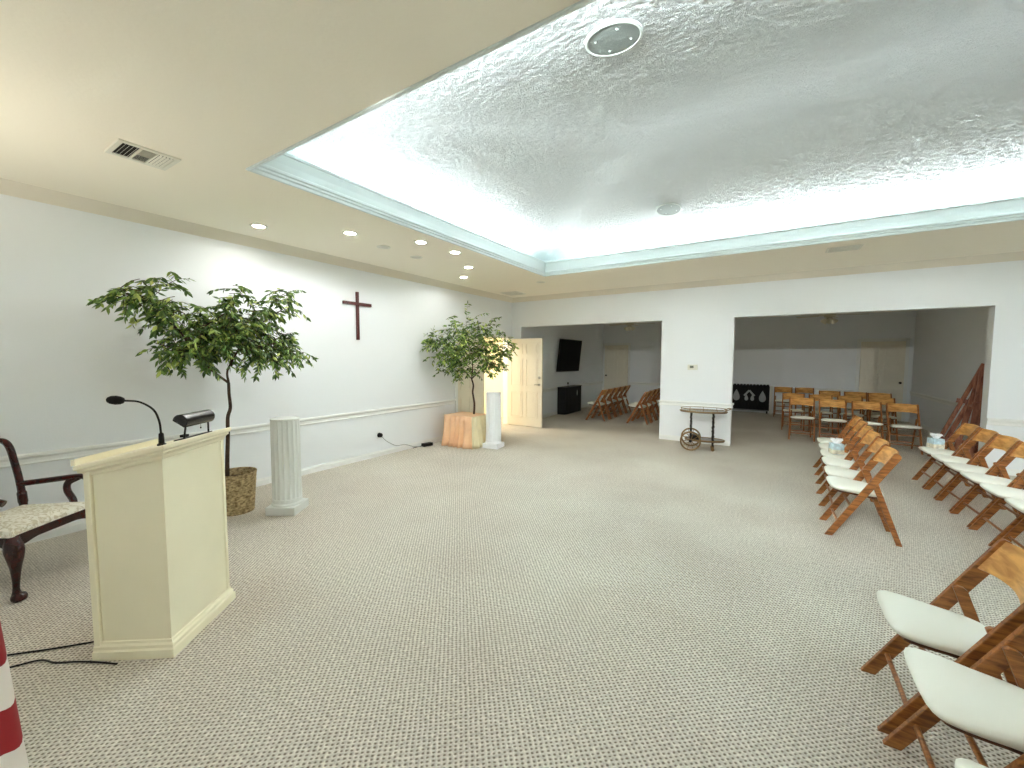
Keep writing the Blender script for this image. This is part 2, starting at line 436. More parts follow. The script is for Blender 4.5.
def casing(name, p, q, n, h, w=.07):
    # door frame standing on the wall from p to q
    p, q, n = Vector(p), Vector(q), Vector(n); u = (q-p).normalized(); s = MB()
    for c in (p-u*w/2, q+u*w/2): s.bar(c+n*.01, c+n*.01+Vector((0, 0, h+w)), w, .02, up=n)
    s.bar(p-u*w+n*.01+Vector((0, 0, h+w/2)), q+u*w+n*.01+Vector((0, 0, h+w/2)), w, .02, up=n)
    struct(s.build(name, M['trim']))
casing('trim_14', (XL, DY0, 0), (XL, DY1, 0), (1, 0, 0), DH)
casing('trim_15', (-5.025, YR, 0), (-4.195, YR, 0), (0, -1, 0), 2.04)
casing('trim_16', (1.925, YR, 0), (2.795, YR, 0), (0, -1, 0), 2.04)

# ------------------------------------------------------------------ folding chairs
def make_chair(loc, rotz, label, group):
    """faces local -x, front feet at x=0, seat .45 m high"""
    t = thing('folding_chair', label, 'chair', loc, rotz, group)
    railp = [(0, 0), (.056, 0), (.484, .752), (.484, .77), (.472, .788), (.452, .797), (.438, .788)]
    for s in (-1, 1):
        MB().prism(railp, 'y', s*.2-.012, s*.2+.012).build('side_rail', M['oak'], t, bevel=.003)
        MB().prism([(.297, .545), (.312, .556), (.33, .553), (.345, .54), (.532, 0), (.492, 0)], 'y', s*.172-.011, s*.172+.011).build('rear_leg', M['oak'], t, bevel=.003)
    for x, z, y in ((.095, .125, .19), (.182, .278, .19), (.475, .12, .165)):
        MB().tube([(x, -y, z), (x, y, z)], .0105, 10).build('rung', M['oak'], t, smooth=True)
    # back plate, bowed to the rear
    n = 12; vs = []
    for i in range(n+1):
        y = -.19+.38*i/n; c = 1-(y/.19)**2; bx = .034*c
        zl = .648+.012*c; zh = .79+.006*c
        for (z, off) in ((zl, 0), (zh, 0), (zh, .012), (zl, .012)):
            x = .012+z*.5585+bx+off; vs.append((x, y, z-off*.5))
    fs = [(i*4+j, i*4+(j+1) % 4, (i+1)*4+(j+1) % 4, (i+1)*4+j) for i in range(n) for j in range(4)]+[(0, 1, 2, 3), tuple(range(n*4+3, n*4-1, -1))]
    MB().add(vs, fs).build('backrest', M['oakback'], t, smooth=True)
    # padded seat: plan outline scaled in rings, domed
    def outline():
        pts = []
        half = [(.026, 0), (.028, .08), (.034, .15), (.046, .182), (.07, .193), (.11, .192), (.17, .184), (.22, .175), (.33, .168), (.385, .16), (.405, .13), (.41, .06)]
        pts = half+[(x, -y) for x, y in reversed(half[1:])]
        pts.insert(len(half), (.41, 0)); return pts
    ol = outline(); n = len(ol); cx = .2; vs = []
    prof = sorted([(x, y) for x, y in ol if y >= 0]); nu, nv = 22, 16; top_, bot_ = [], []
    def half_w(x):
        hw = [(.026, .0), (.027, .09), (.034, .15), (.046, .182), (.07, .193), (.11, .192), (.17, .184), (.22, .175), (.33, .168), (.385, .158), (.404, .13), (.41, .07)]
        for (xa, ya), (xb, yb) in zip(hw, hw[1:]):
            if xa <= x <= xb: return ya+(yb-ya)*(x-xa)/(xb-xa)
        return hw[-1][1]
    for iu in range(nu+1):
        u = -math.cos(PI*iu/nu); x = .218+.192*u*.9999; hw = max(half_w(x), .06)
        for iv in range(nv+1):
            v = -math.cos(PI*iv/nv); e = max(0, (1-abs(u)**3.2))**.5*max(0, (1-abs(v)**3.2))**.5
            z = .446-.10*x
            top_.append((x, hw*v, z+.037*e)); bot_.append((x, hw*v, z-.028*min(1, 1.6*e)))
    q = nv+1; o_ = len(top_); vs = top_+bot_
    fs = [(a*q+c, a*q+c+1, (a+1)*q+c+1, (a+1)*q+c) for a in range(nu) for c in range(nv)]
    fs += [tuple(o_+k for k in reversed(f)) for f in fs]
    mbp = MB().add(vs, fs); pad = mbp.build('seat_pad', M['vinyl'], t, smooth=True)
    bmx = bmesh.new(); bmx.from_mesh(pad.data); bmesh.ops.remove_doubles(bmx, verts=bmx.verts, dist=.0004); bmesh.ops.recalc_face_normals(bmx, faces=bmx.faces); bmx.to_mesh(pad.data); bmx.free()
    pad.data.polygons.foreach_set('use_smooth', [True]*len(pad.data.polygons))
    n = len(ol)
    vs = [(cx+(x-cx)*.8, y*.8, .446-.10*x+dz) for dz in (-.046, -.0295) for x, y in ol]
    fs = [tuple(range(n-1, -1, -1)), tuple(range(n, 2*n))]+[(j, (j+1) % n, n+(j+1) % n, n+j) for j in range(n)]
    MB().add(vs, fs).build('seat_board', M['oakdark'], t)
    return t
ordn = ['first', 'second', 'third', 'fourth', 'fifth', 'sixth', 'seventh']
chair0 = None
def chair(loc, rotz, label, group):
    global chair0
    if chair0 is None: chair0 = make_chair(loc, rotz, label, group); return chair0
    return dup(chair0, loc, rotz, label, group)
g = 'chairs close to the lens'
chair((.435, 2.445, 0), R(0), 'large folding chair at right front with its curved backrest plate in view', g)
chair((.44, 1.975, 0), R(0), 'large folding chair at right front, seat cut by frame, second nearest the lens', g)
chair((.44, 1.44, 0), R(0), 'folding chair at the bottom right corner, only its white seat edge in view', g)
g = 'middle row of folding chairs'
rowmid = ['nearest folding chair of the middle row, its whole crossed side in view',
          'second nearest folding chair of the middle row, just behind the end chair',
          'third nearest folding chair of the middle row, in front of the one with tissues',
          'folding chair of the middle row with a tissue box on its white seat',
          'folding chair of the middle row just beyond the one with tissues',
          'farthest folding chair of the middle row, closest to the back rooms']
for i in range(6): chair((.445+.02*i, 4.775+.474*i, 0), R(random.Random(i).uniform(-1.5, 1.5)), rowmid[i], g)
g = 'right hand row of folding chairs'
rowright = ['farthest folding chair of the right hand row, tissue box on its seat',
            'second folding chair from the easel in the right hand row',
            'third folding chair from the easel in the right hand row',
            'fourth folding chair from the easel in the right hand row',
            'fifth folding chair from the easel in the right hand row',
            'sixth folding chair from the easel in the right hand row',
            'nearest folding chair of the right hand row, mostly out of frame']
for i in range(7): chair((1.6, 7.105-.465*i, 0), R(random.Random(20+i).uniform(-1.5, 1.5)), rowright[i], g)
g = 'front row of chairs in the right back room'
fx = [.52, 1.005, 1.5, 1.975]
wh = ['leftmost', 'second from left', 'third from left', 'rightmost']
for i in range(4): chair((fx[i]-.01*i, 9.62-.11*i, 0), R(90), '%s folding chair of the front row in the right back room' % wh[i], g)
g = 'second row of chairs in the right back room'
for i in range(4): chair((.42+.49*i, 10.85-.08*i, 0), R(90), 'second row chair in right back room, behind the %s front chair' % wh[i], g)
g = 'rear row of chairs in the right back room'
for x, y, l in ((.27, 13.2, 'dim folding chair against rear wall, beside the black draped stand'), (.75, 13.22, 'dim folding chair against rear wall, second from the black draped stand'),
                (1.2, 12.2, 'dim third row chair, leftmost of three before the rear right door'), (1.68, 12.12, 'dim third row chair, middle of three before the rear right door'),
                (2.1, 12.05, 'dim third row chair, rightmost of three before the rear right door')):
    chair((x, y, 0), R(90), l, g)
g = 'left row of chairs in the left back room'
for i in range(5): chair((-4.02, 10.0+.47*i, 0), 0, '%s chair from front in left back room, nearer the television' % ordn[i], g)
g = 'right row of chairs in the left back room'
for i in range(5): chair((-2.98, 10.05+.47*i, 0), 0, '%s chair from the front in the left back room, row by the pillar' % ordn[i], g)

# tissue boxes
def tissue_box(loc, rz, label):
    t = thing('tissue_box', label, 'tissue box', loc, rz, 'tissue boxes on chairs')
    MB().box(-.057, .057, -.057, .057, 0, .125).build('carton', M['tbox'], t, bevel=.003)
    MB().box(-.0585, .0585, -.0585, .0585, .004, .058).build('printed_band', M['tboxb'], t, bevel=.003)
    n = 9; vs = []; rnd = random.Random(3)
    for j, (r, z) in enumerate(((.022, .124), (.03, .145), (.042, .165), (.034, .185))):
        for i in range(n*2):
            a = PI*i/n; k = 1+.35*(-1)**i*(j/3)+rnd.uniform(-.1, .1)
            vs.append((r*k*math.cos(a)*1.3, r*k*math.sin(a)*.8, z+rnd.uniform(-.008, .008)*(j > 0)))
    n *= 2
    MB().add(vs, [(k*n+i, k*n+(i+1) % n, (k+1)*n+(i+1) % n, (k+1)*n+i) for k in range(3) for i in range(n)]+[tuple(range(3*n, 4*n))]).build('tissue', M['tissue'], t, smooth=True)
tissue_box((.67, 6.10, .462), R(15), 'white and pale blue tissue box on a seat of the middle chair row')
tissue_box((1.77, 7.18, .463), R(20), 'white and pale blue tissue box on the right hand row seat before the easel')

# ------------------------------------------------------------------ lectern with its microphone and lamp
Lr = thing('lectern', 'cream painted wooden lectern with moulded sloping top standing on the carpet at left', 'lectern', (-2.945, .872, 0), 0)
# local axes: +x = front normal (towards the room), y = along the front
th = math.atan2(.622*.997, .783)      # front face normal direction angle
Lr.rotation_euler.z = R(36.5)
fw_, dp = .49, .365
hx, hy = dp/2, fw_/2
b = MB()
top = lambda x: 1.005+.085*(x+hx)/dp
def slant(x0, x1, y0, y1, z0, dz=0):
    vs = [(x, y, z0) for x, y in ((x0, y0), (x1, y0), (x1, y1), (x0, y1))]+[(x, y, top(x)+dz) for x, y in ((x0, y0), (x1, y0), (x1, y1), (x0, y1))]
    return vs, [(3, 2, 1, 0), (4, 5, 6, 7), (0, 1, 5, 4), (1, 2, 6, 5), (2, 3, 7, 6), (3, 0, 4, 7)]
w = .022
MB().add(*slant(hx-w, hx, -hy+w, hy-.024, 0)).build('front_panel', M['lectern'], Lr)
for s in (-1, 1):
    MB().add(*slant(-hx+.024, hx, s*hy-(w if s > 0 else 0), s*hy+(0 if s > 0 else w), 0)).build('side_panel', M['lectern'], Lr)
    MB().add(*slant(-hx-.012, -hx+.02, s*(hy-.004)-.018, s*(hy-.004)+.018, 0)).build('corner_post', M['lectern'], Lr, bevel=.004)
MB().add(*slant(hx-.016, hx+.006, hy-.019, hy+.006, 0)).build('corner_post', M['lectern'], Lr, bevel=.004)
MB().box(-hx+.03, hx-w, -hy+w, hy-w, .62, .64).build('shelf', M['lectern'], Lr)
pb = MB()
pr_ = [(.0, 0), (.026, 0), (.026, .045), (.018, .052), (.018, .068), (.01, .078), (.008, .09), (0, .092)]
vs = []
for d, z in pr_: vs += [(-hx-.012, -hy-d, z), (hx+d, -hy-d, z), (hx+d, hy+d, z), (-hx-.012, hy+d, z)]
pb.add(vs, [(i*4+j, i*4+j+1, (i+1)*4+j+1, (i+1)*4+j) for i in range(len(pr_)-1) for j in range(3)])
pb.build('base_moulding', M['lectern'], Lr)
tp = MB(); vs = []
cr = [(.003, -.03), (.008, -.028), (.01, -.012), (.018, -.004), (.026, .002), (.026, .012), (.033, .016), (.036, .022), (.036, .036), (.032, .042)]
for d, dz in cr:
    for x, y in ((-hx-d, -hy-d), (hx+d, -hy-d), (hx+d, hy+d), (-hx-d, hy+d)): vs.append((x, y, top(x)+dz))
k = len(cr)
tp.add(vs, [(i*4+j, i*4+(j+1) % 4, (i+1)*4+(j+1) % 4, (i+1)*4+j) for i in range(k-1) for j in range(4)]+[(3, 2, 1, 0), tuple((k-1)*4+j for j in range(4))])
tp.build('desk_top', M['lectern_top'], Lr)
MB().add([(x, y, top(x)+dz) for dz in (.042, .075) for x, y in ((-hx-.05, -hy-.03), (-hx-.03, -hy-.03), (-hx-.03, hy+.03), (-hx-.05, hy+.03))],
         [(3, 2, 1, 0), (4, 5, 6, 7), (0, 1, 5, 4), (1, 2, 6, 5), (2, 3, 7, 6), (3, 0, 4, 7)]).build('book_ledge', M['lectern_top'], Lr)

lrot = Matrix.Translation((-2.945, .872, 0)) @ Matrix.Rotation(R(36.5), 4, 'Z')
def lw(x, y, z): return tuple(lrot @ Vector((x, y, z)))
mp_ = lw(hx-.02, -hy+.03, top(hx-.02)+.042)
mic = thing('microphone', 'black gooseneck microphone standing on the corner of the cream lectern', 'microphone', mp_, R(36.5))
MB().lathe([(.02, 0), (.02, .006), (.013, .012), (.011, .06), (.007, .066)], 16).build('base', M['black'], mic, smooth=True)
neck = bez([(0, 0, .06), (-.004, -.004, .13), (-.022, -.014, .19), (-.07, -.035, .232), (-.125, -.06, .242)], 8)
MB().tube(neck, .0048, 10).build('gooseneck', M['black'], mic, smooth=True)
d = (neck[-1]-neck[-3]).normalized()
MB().tube([neck[-1]+d*t for t in (-.004, .0, .012, .03, .05, .062, .066)], [.006, .014, .02, .023, .02, .012, .003], 14).build('windscreen', M['matte'], mic, smooth=True)

lp = lw(hx-.03, .052, top(hx-.03)+.0425)
lamp = thing('desk_lamp', 'black reading lamp with rounded shade on two posts, on the lectern top', 'lamp', lp, R(36.5)); lamp.scale = (.76, .76, .76)
sl = -.085/dp
MB().prism([(-.055, -.055*-sl), (.03, .03*-sl), (.03, .03*-sl+.008), (-.055, -.055*-sl+.008)], 'y', -.15, .15).build('base_plate', M['iron'], lamp, bevel=.002)
for s in (-1, 1):
    MB().tube([(.01, s*.135, .006), (.018, s*.122, .11)], .0065, 10).build('post', M['black'], lamp, smooth=True)
n = 20; vs = []
for y in (-.155, .155):
    for rr in (.052, .047):
        for i in range(n+1):
            a = R(-60)+R(232)*i/n
            vs.append((.0+rr*math.cos(a), y, .135+rr*math.sin(a)))
q = n+1
fs = []
for i in range(n): fs += [(i, i+1, 2*q+i+1, 2*q+i), (q+i+1, q+i, 3*q+i, 3*q+i+1), (i+1, i, q+i, q+i+1), (2*q+i, 2*q+i+1, 3*q+i+1, 3*q+i)]
fs += [(0, 2*q, 3*q, q), (n, q+n, 3*q+n, 2*q+n)]
for y0 in (-.155, .153):
    o_ = len(vs); vs += [(vs[i][0], y0+dy, vs[i][2]) for dy in (0, .002) for i in range(q)]
    fs += [tuple(range(o_, o_+q)), tuple(range(o_+2*q-1, o_+q-1, -1))]+[(o_+i, o_+i+1, o_+q+i+1, o_+q+i) for i in range(n)]
MB().add(vs, fs).build('lamp_shade', M['lampm'], lamp, smooth=True)
MB().tube([(0, -.13, .13), (0, .13, .13)], .012, 12).build('bulb_tube', M['lens_off'], lamp, smooth=True)
MB().tube([(.012, .045, .13), (.012, .045, .062)], .0012, 6).lathe([(0, -.008), (.005, -.005), (.005, .004), (0, .008)], 10, (.012, .045, .058)).build('pull_chain', M['black'], lamp)
MB().box(-.04, -.005, -.11, -.06, .008, .028).build('switch_box', M['black'], lamp, bevel=.003)

# power cables on the floor
def cable(name, pts, r, label, m='black'):
    return tag(MB().tube(bez(pts, 8), r, 8).build(name, M[m], smooth=True), label, 'cable')
cable('power_cable', [(-3.52, .14, .006), (-3.36, .32, .006), (-3.24, .45, .006), (-3.13, .585, .006), (-3.09, .64, .006)], .0045, 'straighter black floor cable running behind the lectern')
cable('power_cable', [(-3.4, .1, .006), (-3.24, .28, .006), (-3.175, .39, .006), (-3.08, .43, .006), (-3.0, .49, .006), (-2.9, .55, .006), (-2.80, .60, .006)], .0045, 'wavy black floor cable ending at the lectern foot')

# ------------------------------------------------------------------ armchair
ac = thing('armchair', 'dark mahogany armchair with cabriole legs and cream brocade seat at left edge', 'armchair', (-4.09, .425, 0), R(37)); ac.scale = (1, 1, .97)
# local: +x = facing, origin near front right corner; y from 0 to .6
W, D = .58, .47
b = MB()
n = 14; vs = []
ol = [(.0, .0), (-.01, W/2), (0, W), (-.12, W-.008), (-D, W-.05), (-D, .05), (-.12, .008)]
def poly_rings(ol, rings, cx, cy):
    n = len(ol); vs = []
    for k, z in rings:
        for x, y in ol: vs.append((cx+(x-cx)*k, cy+(y-cy)*k, z))
    fs = [(i*n+j, i*n+(j+1) % n, (i+1)*n+(j+1) % n, (i+1)*n+j) for i in range(len(rings)-1) for j in range(n)]
    return vs, fs+[tuple(range(n-1, -1, -1)), tuple(range((len(rings)-1)*n, len(rings)*n))]
MB().add(*poly_rings(ol, [(1, .435), (1.0, .455), (.97, .475), (.8, .492), (.4, .5), (.05, .502)], -D/2, W/2)).build('seat', M['brocade'], ac, smooth=True)
# seat rails with scalloped lower edge
def apron(p, q, depth=.035):
    p, q = Vector(p), Vector(q); n = 16; vs = []; nn = Vector((q.y-p.y, p.x-q.x, 0)).normalized()*.02
    for i in range(n+1):
        t = i/n; c = p.lerp(q, t); e = .385-(.03*max(0, math.cos(t*2*PI))**1.5 if (t < .25 or t > .75) else 0)
        for off in (-.5, .5): vs += [(c.x+nn.x*off, c.y+nn.y*off, e), (c.x+nn.x*off, c.y+nn.y*off, .442)]
    fs = []
    for i in range(n):
        a, b_ = i*4, (i+1)*4
        fs += [(a, b_, b_+1, a+1), (a+2, a+3, b_+3, b_+2), (a+1, b_+1, b_+3, a+3), (a, a+2, b_+2, b_)]
    fs += [(0, 1, 3, 2), (n*4, n*4+2, n*4+3, n*4+1)]
    return MB().add(vs, fs)
apron((-.01, .02, 0), (-.01, W-.02, 0)).build('seat_rail', M['mahog'], ac)
apron((-.02, .012, 0), (-D, .055, 0)).build('seat_rail', M['mahog'], ac)
apron((-.02, W-.012, 0), (-D, W-.055, 0)).build('seat_rail', M['mahog'], ac)
apron((-D+.01, .06, 0), (-D+.01, W-.06, 0)).build('seat_rail', M['mahog'], ac)
for y, s in ((.02, -1), (W-.02, 1)):
    k = .7
    pts = [(-.02, y, .43), (0.0, y+s*.012, .36), (.012, y+s*.02, .30), (.004, y+s*.014, .22), (-.012, y+s*.002, .13), (-.018, y, .065), (-.008, y+s*.004, .035), (.012, y+s*.012, .02), (.02, y+s*.015, .0)]
    MB().tube(bez(pts, 5), [.036, .038, .041, .044, .046, .047, .047, .046, .044, .042, .04, .037, .034, .031, .028, .026, .024, .022, .0205, .019, .018, .0172, .0168, .0166, .017, .018, .02, .0225, .025, .029, .033, .036, .038, .039, .039, .038, .036, .034, .032, .03, .024][:41], 14).build('front_leg', M['mahog'], ac, smooth=True)
for y in (.06, W-.06):
    MB().bar((-D, y, .44), (-D-.06, y, 0), .04, .036, up=(1, 0, 0)).build('rear_leg', M['mahog'], ac, bevel=.006)
for y, s in ((.055, -1), (W-.055, 1)):
    pts = [(-D+.01, y, .42), (-D+.004, y, .52), (-D-.012, y+s*.01, .60), (-D-.03, y+s*.016, .70), (-D-.05, y+s*.014, .82), (-D-.072, y+s*.012, .93), (-D-.088, y-s*.01, .985), (-D-.094, y-s*.06, 1.0)]
    MB().tube(bez(pts, 6), [.026]*5+[.03]*6+[.024]*32, 12, flat=.8).build('back_post', M['mahog'], ac, smooth=True)
    # arm with its scrolled support
    a = bez([(-D-.03, y+s*.012, .64), (-D+.14, y+s*.05, .655), (-.16, y+s*.06, .675), (-.08, y+s*.055, .68), (-.04, y+s*.045, .665)], 7)
    MB().tube(a, .022, 12, flat=1.0).build('arm', M['mahog'], ac, smooth=True)
    a = bez([(-.13, y+s*.02, .44), (-.14, y+s*.03, .50), (-.19, y+s*.045, .57), (-.19, y+s*.055, .63), (-.12, y+s*.06, .672)], 7)
    MB().tube(a, .024, 12, flat=.8).build('arm_support', M['mahog'], ac, smooth=True)
MB().tube(bez([(-D-.094, .055+.06, 1.0), (-D-.105, .2, 1.01), (-D-.11, W/2, 1.035), (-D-.105, W-.2, 1.01), (-D-.094, W-.115, 1.0)], 8), .024, 12, flat=.8).build('crest_rail', M['mahog'], ac, smooth=True)
sp = []
for i in range(11):
    z = .45+.55*i/10; hw = .05+.045*math.sin(i/10*PI*1.6)**2+.03*(i/10)
    x = -D-.005-.1*(i/10)**1.2
    sp += [(x, W/2-hw, z), (x, W/2+hw, z), (x-.016, W/2+hw, z), (x-.016, W/2-hw, z)]
MB().add(sp, [(i*4+j, i*4+(j+1) % 4, (i+1)*4+(j+1) % 4, (i+1)*4+j) for i in range(10) for j in range(4)]+[(3, 2, 1, 0), (40, 41, 42, 43)]).build('splat', M['mahog'], ac, bevel=.003)

# ------------------------------------------------------------------ fluted columns
def column(loc, rz, m, label, h):
    t = thing('pedestal_column', label, 'pedestal', loc, rz, 'fluted pedestal columns')
    MB().box(-.147, .147, -.147, .147, 0, .085).build('plinth', m, t, bevel=.006)
    MB().lathe([(.145, .085), (.147, .095), (.143, .105), (.139, .108), (.137, .115), (.133, .12)], 40).build('torus', m, t, smooth=True)
    fl = lambda a, z: 1-.055*abs(math.cos(a*9))**.6 if .15 < z < h-.02 else 1
    MB().lathe([(.137, .115), (.137, .15), (.137, .153), (.135, .4), (.133, h-.025), (.133, h-.018), (.134, h)], 144, rfun=fl).build('fluted_shaft', m, t, smooth=True)
column((-4.19, 2.245, 0), R(33), M['column'], 'grey-white fluted pedestal column beside the wicker basket tree', .97)
column((-4.14, 5.88, 0), R(8), M['column2'], 'bright white fluted pedestal column beside the peach skirted stand', .985)

# ------------------------------------------------------------------ trees
def tree(root, limbs, sprays, seed, leaf_len, wall_x):
    """limbs: list of point lists with start/end radius; sprays: (start, end, n twigs, spread)"""
    rnd = random.Random(seed); tb = MB()
    for pts, r0, r1 in limbs:
        c = bez(pts, 6); n = len(c)
        tb.tube(c, [r0+(r1-r0)*i/(n-1) for i in range(n)], 8)
    lb = MB()
    def leaf(p, d, L_):
        d = d.normalized(); u = Vector((rnd.uniform(-1, 1), rnd.uniform(-1, 1), rnd.uniform(.2, 1)))
        s = d.cross(u); s = s.normalized() if s.length > 1e-4 else Vector((1, 0, 0)); nn = s.cross(d)
        wd = L_*.2
        vs = [p, p+d*L_*.3+s*wd*.9-nn*wd*.3, p+d*L_*.3-s*wd*.9-nn*wd*.3, p+d*L_*.32, p+d*L_*.6+s*wd*.8-nn*wd*.5, p+d*L_*.6-s*wd*.8-nn*wd*.5, p+d*L_*.62-nn*wd*.15, p+d*L_-nn*wd*.9]
        if any(v.x < wall_x for v in vs): return
        lb.add(vs, [(0, 1, 3), (0, 3, 2), (1, 4, 6, 3), (3, 6, 5, 2), (4, 7, 6), (6, 7, 5)])
    for a, b_, nt, spread, tl in sprays:
        a, b_ = Vector(a), Vector(b_)
        for k in range(nt):
            t = rnd.random()**.8
            p = a.lerp(b_, t)+Vector((rnd.gauss(0, spread), rnd.gauss(0, spread), rnd.gauss(0, spread*.55)))
            ax = (b_-a).normalized()
            d = (ax*.5+Vector((rnd.uniform(-1, 1), rnd.uniform(-1, 1), rnd.uniform(-.75, .55)))).normalized()
            L_ = tl*rnd.uniform(.6, 1.2); pts = []; q = p.copy()
            ns = 5
            for i in range(ns+1):
                pts.append(q.copy()); d = (d+Vector((0, 0, -.16))).normalized(); q = q+d*(L_/ns)
            if any(v.x < wall_x+.02 for v in pts): continue
            tb.tube(pts, [.0028, .0025, .0022, .002, .0016, .001], 4, cap=False)
            for i in range(1, ns+1):
                for sg in (-1, 1):
                    if rnd.random() < .1: continue
                    dd = (pts[i]-pts[i-1]).normalized(); side = dd.cross(Vector((rnd.uniform(-.4, .4), rnd.uniform(-.4, .4), 1)))
                    side = side.normalized() if side.length > 1e-3 else Vector((0, 1, 0))
                    ld = dd*.55+side*sg*.8+Vector((0, 0, rnd.uniform(-.75, .05)))
                    leaf(pts[i]+Vector((0, 0, 0)), ld, leaf_len*rnd.uniform(.65, 1.15))
            leaf(pts[-1], d, leaf_len)
    tb.build('trunk', M['bark'], root, smooth=True); lb.build('foliage', M['leaf'], root)

t1 = thing('potted_tree', 'tall leafy ficus tree spreading wide beside the lectern, in a wicker basket', 'tree', (-4.62, 1.96, 0))
nb = 26
bm_ = MB()
def wf(a, z): return 1+.018*math.sin(a*24+(PI if int(z*52) % 2 else 0))
zsn = [i*.4/nb for i in range(nb+1)]
bm_.lathe([(.148+.03*(z/.4), z) for z in zsn], 96, rfun=wf, cap=False)
bm_.lathe([(.178, .395), (.184, .405), (.18, .415), (.17, .412), (.166, .40), (.164, .3), (.0, .3)], 48, cap=False).lathe([(0, 0.001), (.148, .001)], 48, cap=False)
bm_.build('wicker_basket', M['wicker'], t1, smooth=True)
MB().lathe([(0, .345), (.08, .35), (.168, .34)], 32, cap=False).build('soil', M['soil'], t1, smooth=True)
Q = lambda x, y, z: (x, y, z)
fk = (-.01, -.03, 1.33)   # fork
tr = [([(-.03, -.07, .33), (-.0, -.075, .55), (.0, -.06, .80), (-.01, -.05, .98), (.005, -.03, 1.08), (-.01, -.03, 1.22), fk], .021, .014),
      ([fk, (-.02, -.17, 1.46), (-.05, -.3, 1.62), (-.04, -.42, 1.85), (-.12, -.62, 2.03), (-.12, -.85, 2.12)], .012, .004),
      ([fk, (0, -.04, 1.45), (.03, .02, 1.60), (.05, .12, 1.8), (.0, .3, 1.95), (.05, .55, 2.15)], .012, .004),
      ([(-.04, -.36, 1.75), (.08, -.2, 1.92), (.1, -.05, 2.05), (.05, .12, 2.3)], .008, .003),
      ([(.03, .05, 1.66), (.15, .3, 1.72), (.12, .55, 1.8)], .008, .003),
      ([(-.04, -.3, 1.62), (-.0, -.5, 1.68), (-.05, -.6, 1.72)], .007, .003),
      ([(-.03, -.15, 1.45), (-.2, -.2, 1.7), (-.38, -.3, 1.95)], .008, .003), ([(.0, 0, 1.5), (-.2, .05, 1.75), (-.38, .1, 1.92)], .008, .003)]
spr = [((-.05, -.42, 2.06), (-.12, -.72, 2.14), 30, .06, .2), ((-.05, -.42, 2.12), (-.1, -.64, 2.32), 16, .05, .18),
       ((-.03, -.25, 1.95), (.05, .1, 2.08), 38, .11, .22), ((.05, -.1, 2.12), (.05, .1, 2.28), 10, .05, .2),
       ((-.02, -.36, 1.74), (.05, -.05, 1.88), 60, .12, .23), ((0, -.05, 1.76), (.1, .38, 1.84), 72, .12, .23),
       ((.08, .1, 1.66), (.12, .46, 1.68), 62, .085, .22), ((0, -.25, 1.66), (0, -.42, 1.68), 34, .08, .2), ((0, -.1, 1.64), (0, -.3, 1.64), 22, .07, .2),
       ((.02, .34, 2.0), (.06, .5, 2.28), 26, .05, .2), ((-.1, -.2, 1.85), (-.15, .25, 1.87), 34, .12, .22), ((.1, .02, 1.95), (.1, .25, 2.05), 26, .1, .2), ((-.1, -.3, 1.95), (-.1, -.5, 2.0), 20, .08, .2),
       ((-.15, -.2, 1.7), (-.42, -.35, 2.0), 32, .09, .22), ((-.15, .05, 1.75), (-.42, .12, 1.95), 34, .1, .22), ((-.2, -.4, 2.05), (-.45, -.6, 2.2), 14, .05, .2)]
tree(t1, tr, spr, 5, .074, XL+.02+4.62)

t2 = thing('potted_tree', 'smaller bright leafy ficus tree near the open door, rising from a peach skirted stand', 'tree', (-4.665, 5.88, 0))
stn = thing('skirted_stand', 'square stand hidden by a gathered peach and cream cloth skirt, below the smaller tree', 'stand', (-4.665, 5.88, 0))
# square stand hidden by a gathered cloth skirt
def skirt(x0, x1, y0, y1, a0, a1, zt, mm, name, flare=.075):
    # perimeter parameter 0..4 (sides: -y, +x, +y, -x)
    n = int(150*(a1-a0)/2); vs = []
    rows = 7
    for r in range(rows):
        z = zt*(1-r/(rows-1)); k = r/(rows-1)
        for i in range(n+1):
            a = a0+(a1-a0)*i/n; s_ = int(a) % 4; f = a-int(a)
            f = min(max(f, 0), 1)
            px, py, nx, ny = [(x0+(x1-x0)*f, y0, 0, -1), (x1, y0+(y1-y0)*f, 1, 0), (x1-(x1-x0)*f, y1, 0, 1), (x0, y1-(y1-y0)*f, -1, 0)][s_]
            # rounded corner normal blend
            ang = math.atan2(ny, nx)+(max(0, f-.85)/.15-max(0, .15-f)/.15)*PI/4
            e = flare*k**1.2+.034*k**.5*math.sin(a*2*PI*5.2+1.3*math.sin(a*7))+.008*k*math.sin(a*37)
            vs.append((px+math.cos(ang)*e, py+math.sin(ang)*e, z+.001))
    q = n+1
    fs = [(r*q+i, r*q+i+1, (r+1)*q+i+1, (r+1)*q+i) for r in range(rows-1) for i in range(n)]
    o = MB().add(vs, fs).build(name, M[mm], stn, smooth=True)
    sm = o.modifiers.new('thick', 'SOLIDIFY'); sm.thickness = .004
skirt(-.37, .27, -.30, .22, 3.0, 5.0, .55, 'peach', 'peach_skirt')
skirt(-.37, .27, -.30, .22, 1.0, 3.0, .55, 'cream', 'cream_skirt')
MB().box(-.365, .265, -.295, .215, .525, .549).build('stand_top', M['peach'], stn)
for x in (-.33, .23):
    for y in (-.26, .18): MB().box(x-.015, x+.015, y-.015, y+.015, 0, .525).build('stand_leg', M['oakdark'], stn)
fk = (.0, .05, 1.2)
